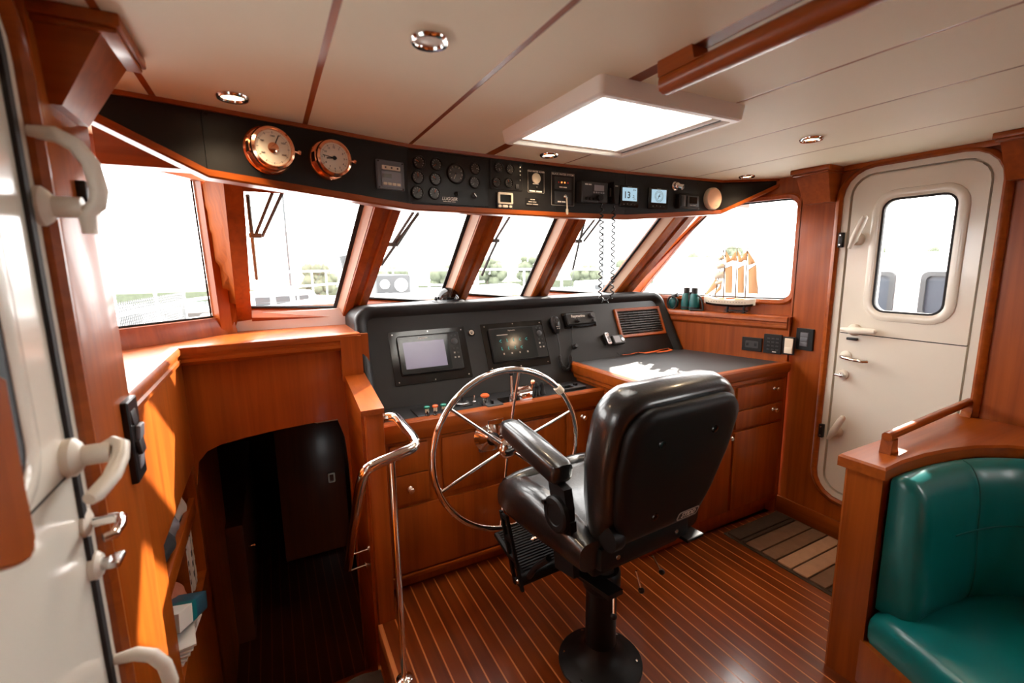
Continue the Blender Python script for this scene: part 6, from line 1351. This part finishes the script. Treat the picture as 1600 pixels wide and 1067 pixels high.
# bow rail with mesh
sides = {'port': [(-0.95, 3.0), (-0.7, 5.2), (0.4, 8.0), (1.15, 9.0)], 'starboard': [(1.15, 9.0), (1.9, 8.0), (2.9, 5.2), (3.15, 3.0)]}
for sn_, pl in sides.items():
    t = thing('bow_rail', 'white %s bow rail around the foredeck' % sn_, 'railing', T(pl[0][0], pl[0][1], 1.0)); BIr = T(-pl[0][0], -pl[0][1], -1.0)
    for h_ in (0.22, 0.45): g = MB(BIr); g.tube([(x, y, 1.0+h_) for x, y in pl], 0.014, 6); g.out('rail', 'outside_white', t)
    for (xa, ya), (xb, yb) in zip(pl, pl[1:]):
        for k_ in range(3): f = k_/3; x, y = xa+(xb-xa)*f, ya+(yb-ya)*f; g = MB(BIr); g.cyl((x, y, 1.0), (x, y, 1.45), 0.012, n=6); g.out('stanchion', 'outside_white', t)
    if sn_ == 'port':
        g = MB(BIr); xa, ya = pl[0]; xb, yb = pl[1]
        for k_ in range(60):
            f = k_/60; f2 = min(1, f+0.12); g.cyl((xa+(xb-xa)*f, ya+(yb-ya)*f, 1.02), (xa+(xb-xa)*f2, ya+(yb-ya)*f2, 1.30), 0.0035, n=4); g.cyl((xa+(xb-xa)*f2, ya+(yb-ya)*f2, 1.02), (xa+(xb-xa)*f, ya+(yb-ya)*f, 1.30), 0.0035, n=4)
        g.out('netting', 'outside_grey', t)['kind'] = 'stuff'
# tender on the foredeck
P = aty(640, 470, 4.6)
t = thing('tender', 'white inflatable tender with a grey console on the foredeck', 'dinghy', T(P.x+0.2, 4.9, 1.0))
g = MB(); g.tube(bspl([(-0.55, -0.4, 0.13), (0.6, -0.4, 0.13), (1.0, -0.25, 0.15), (1.15, 0.05, 0.17), (1.0, 0.35, 0.15), (0.6, 0.5, 0.13), (-0.55, 0.5, 0.13)], 5), 0.12, 12); g.out('tube', 'outside_white', t)
g = MB(); g.box(-0.5, 0.9, -0.35, 0.45, 0.02, 0.08); g.out('floorboard', 'outside_white', t, 0)
Pc = aty(617, 455, 4.6)-Vector((P.x+0.2, 4.9, 1.0)); g = MB(); g.box(Pc.x-0.17, Pc.x+0.17, -0.28, 0.1, 0.1, Pc.z+0.16, 0.02); o = g.out('console', 'outside_grey', t)
for i, (x, z) in enumerate(((-0.09, 0.07), (0.07, 0.06), (-0.08, -0.06))): g = MB(); g.lathe([(0.045 if i != 1 else 0.065, 0), (0.045 if i != 1 else 0.065, 0.008), (0, 0.008)], 18, frame((Pc.x+x, -0.281, Pc.z+z), (1, 0, 0), (0, 0, 1))); g.out('dial', 'outside_white', o)
g = MB(); g.tube(bspl([(Pc.x+0.3, 0.0, 0.15), (Pc.x+0.3, 0.0, 0.62), (Pc.x+0.42, 0.0, 0.70), (Pc.x+0.9, 0.0, 0.70), (Pc.x+1.0, 0, 0.62), (Pc.x+1.0, 0, 0.10)], 4), 0.03, 8); g.out('arch', 'outside_white', t)
g = MB(); g.tube([(Pc.x-0.35, 0, 0.2), (Pc.x-0.42, 0, 0.62)], 0.04, 8); g.out('seat_post', 'outside_grey', t)
# neighbouring boats
def boat(name, label, x, y, rz, L_, mast, col='outside_white'):
    t = thing(name, label, 'boat', T(x, y, -2.4)@RZ(rz), 'boats moored in the harbour')
    g = MB(); lo = []
    for f in [i/10 for i in range(11)]:
        bw = L_*0.15*min(1, (1-f)*2.4+0.02)**0.6; zt = 1.3+0.5*f*f
        lo.append([(L_*(f-0.5), -bw, zt), (L_*(f-0.5), bw, zt), (L_*(f-0.5), bw*0.8, 0.0), (L_*(f-0.5), -bw*0.8, 0.0)])
    g.loft(lo); h = g.out('hull', col, t); g = MB(); lo = []
    for f in [i/10 for i in range(11)]:
        bw = L_*0.15*min(1, (1-f)*2.4+0.02)**0.6+0.01; lo.append([(L_*(f-0.5), -bw, 1.0+0.4*f*f), (L_*(f-0.5), bw, 1.0+0.4*f*f), (L_*(f-0.5), bw, 0.85+0.4*f*f), (L_*(f-0.5), -bw, 0.85+0.4*f*f)])
    g.loft(lo); g.out('stripe', 'outside_blue', h)
    g = MB(); g.loft([[(-L_*0.3, -L_*0.11, 1.3), (L_*0.2, -L_*0.10, 1.4), (L_*0.2, L_*0.10, 1.4), (-L_*0.3, L_*0.11, 1.3)], [(-L_*0.28, -L_*0.09, 2.6), (L_*0.08, -L_*0.08, 2.6), (L_*0.08, L_*0.08, 2.6), (-L_*0.28, L_*0.09, 2.6)]]); c = g.out('cabin', 'outside_white', t, 0)
    for s in (-1, 1):
        for k_ in range(3): u_ = L_*(-0.20+0.11*k_); g = MB(); g.box(u_-L_*0.04, u_+L_*0.04, s*L_*0.095-0.05, s*L_*0.095+0.05, 1.85, 2.35); g.out('window', 'outside_grey', c, 0)
    if mast: g = MB(); g.cyl((0, 0, 2.5), (0, 0, 13), 0.09, 0.06, n=8); g.out('mast', 'outside_grey', t); g = MB(); g.cyl((0, 0, 12.5), (L_*0.48, 0, 1.9), 0.02, n=5); g.cyl((0, 0, 12.5), (-L_*0.48, 0, 1.5), 0.02, n=5); g.out('stay', 'outside_grey', t)
boat('motor_boat', 'small white motor boat seen through the angled port window', -4.9, 22, 12, 9, False)
boat('sailing_boat', 'sailing boat with a tall mast seen beyond the first windscreen pane', 1.2, 31, 20, 10, True)
boat('sailing_boat', 'white sailing boat behind the right half of the first pane', 7.5, 38, 160, 10, True)
boat('motor_boat', 'white boat far beyond the second windscreen pane', 24, 30, 15, 9, True)
t = thing('jetty', 'low grey jetty beyond the moored boats', 'jetty', T(2, 42, -2.4)); g = MB(); g.box(-22, 60, 0, 2.2, 0.2, 0.7); g.out('deck', 'outside_wood', t, 0)
for k_ in range(10): g = MB(); g.cyl((-20+7*k_, 1, -0.2), (-20+7*k_, 1, 2.0), 0.16, n=8); g.out('pile', 'outside_wood', t)
rnd = random.Random(4)
for i in range(14):
    x, y = 6+i*7.5+rnd.uniform(-1, 1), 66-i*2.2+rnd.uniform(-4, 4); h_ = rnd.uniform(3.8, 6.2)+ (1.5 if i > 6 else 0)
    t = thing('tree', 'pale green tree on the far bank, %s from the left' % ['first', 'second', 'third', 'fourth', 'fifth', 'sixth', 'seventh', 'eighth', 'ninth', 'tenth', 'eleventh', 'twelfth', 'thirteenth', 'fourteenth'][i], 'tree', T(x, y, -2.4), 'trees on the far bank')
    g = MB(); g.cyl((0, 0, 0), (0, 0, h_*0.5), 0.25, 0.15, n=8); g.out('trunk', 'bark', t)
    g = MB()
    for k_ in range(26):
        an_ = rnd.uniform(0, 6.28); rd_ = rnd.uniform(0, 1)**0.5; zz = rnd.uniform(-1, 1); c = (2.6*rd_*math.cos(an_)*(1-0.3*abs(zz)), 1.2*rd_*math.sin(an_), h_*(0.55+0.27*zz)); r = rnd.uniform(0.45, 0.95); lo = []; ph = rnd.uniform(0, 6)
        for a_ in range(1, 9):
            a = PI*a_/9; lo.append([(c[0]+r*(1+0.18*math.sin(5*b+ph+3*a)+0.1*math.sin(9*b-ph))*math.sin(a)*math.cos(b), c[1]+r*math.sin(a)*math.sin(b), c[2]-r*math.cos(a)*(1+0.12*math.sin(7*b+ph))) for b in [2*PI*q/18 for q in range(18)]])
        g.loft(lo)
    g.out('crown', 'foliage', t)
bkm = MB(); bkm.box(-60, 160, 70, 110, -2.4, -1.2); o = bkm.out('far_bank', 'foliage', smooth=0); o['kind'] = 'structure'; o['label'] = 'far bank behind the trees'
# white deckhouse alongside, seen through the starboard door
PX = 4.7
a, b = atx(1372, 395, PX), atx(1470, 395, PX)
t = thing('neighbour_deckhouse', 'white deckhouse of the boat alongside, seen through the starboard door', 'boat', T(PX, 1.8, -1.0))
g = MB(); g.box(0, 1.6, -2.2, 3.0, 0, a.z+1.0, 0.04); g.out('side', 'outside_white', t)
for x0, x1 in ((1360, 1393), (1443, 1486)):
    p, q = atx(x0, 424, PX), atx(x1, 500, PX); u0, u1 = q.y-1.8, p.y-1.8; zt, zb = p.z+1.0, q.z+1.0
    Mw = frame((-0.001, 0, 0), (0, -1, 0), (0, 0, 1)); w_ = abs(u1-u0)
    g = MB(Mw); g.ring(rrect(w_, zt-zb, 0.05, 4, -(u0+u1)/2, (zt+zb)/2), rrect(w_-0.07, zt-zb-0.07, 0.035, 4, -(u0+u1)/2, (zt+zb)/2), 0, 0.03); o = g.out('window', 'outside_grey', t)
    g = MB(Mw); g.prism(rrect(w_-0.06, zt-zb-0.06, 0.035, 4, -(u0+u1)/2, (zt+zb)/2), 0, 0.008); g.out('pane', 'outside_blue', o)

# lettering becomes ordinary mesh
bpy.context.view_layer.update(); dg = bpy.context.evaluated_depsgraph_get()
for ob in [o for o in S.objects if o.type == 'FONT']:
    me = bpy.data.meshes.new_from_object(ob.evaluated_get(dg)); nm, pa, ml = ob.name, ob.parent, ob.matrix_local.copy()
    if not me.materials: me.materials.append(ob.data.materials[0])
    bpy.data.objects.remove(ob); me.name = nm; no = bpy.data.objects.new(nm, me); COL.objects.link(no); no.parent = pa; no.matrix_local = ml
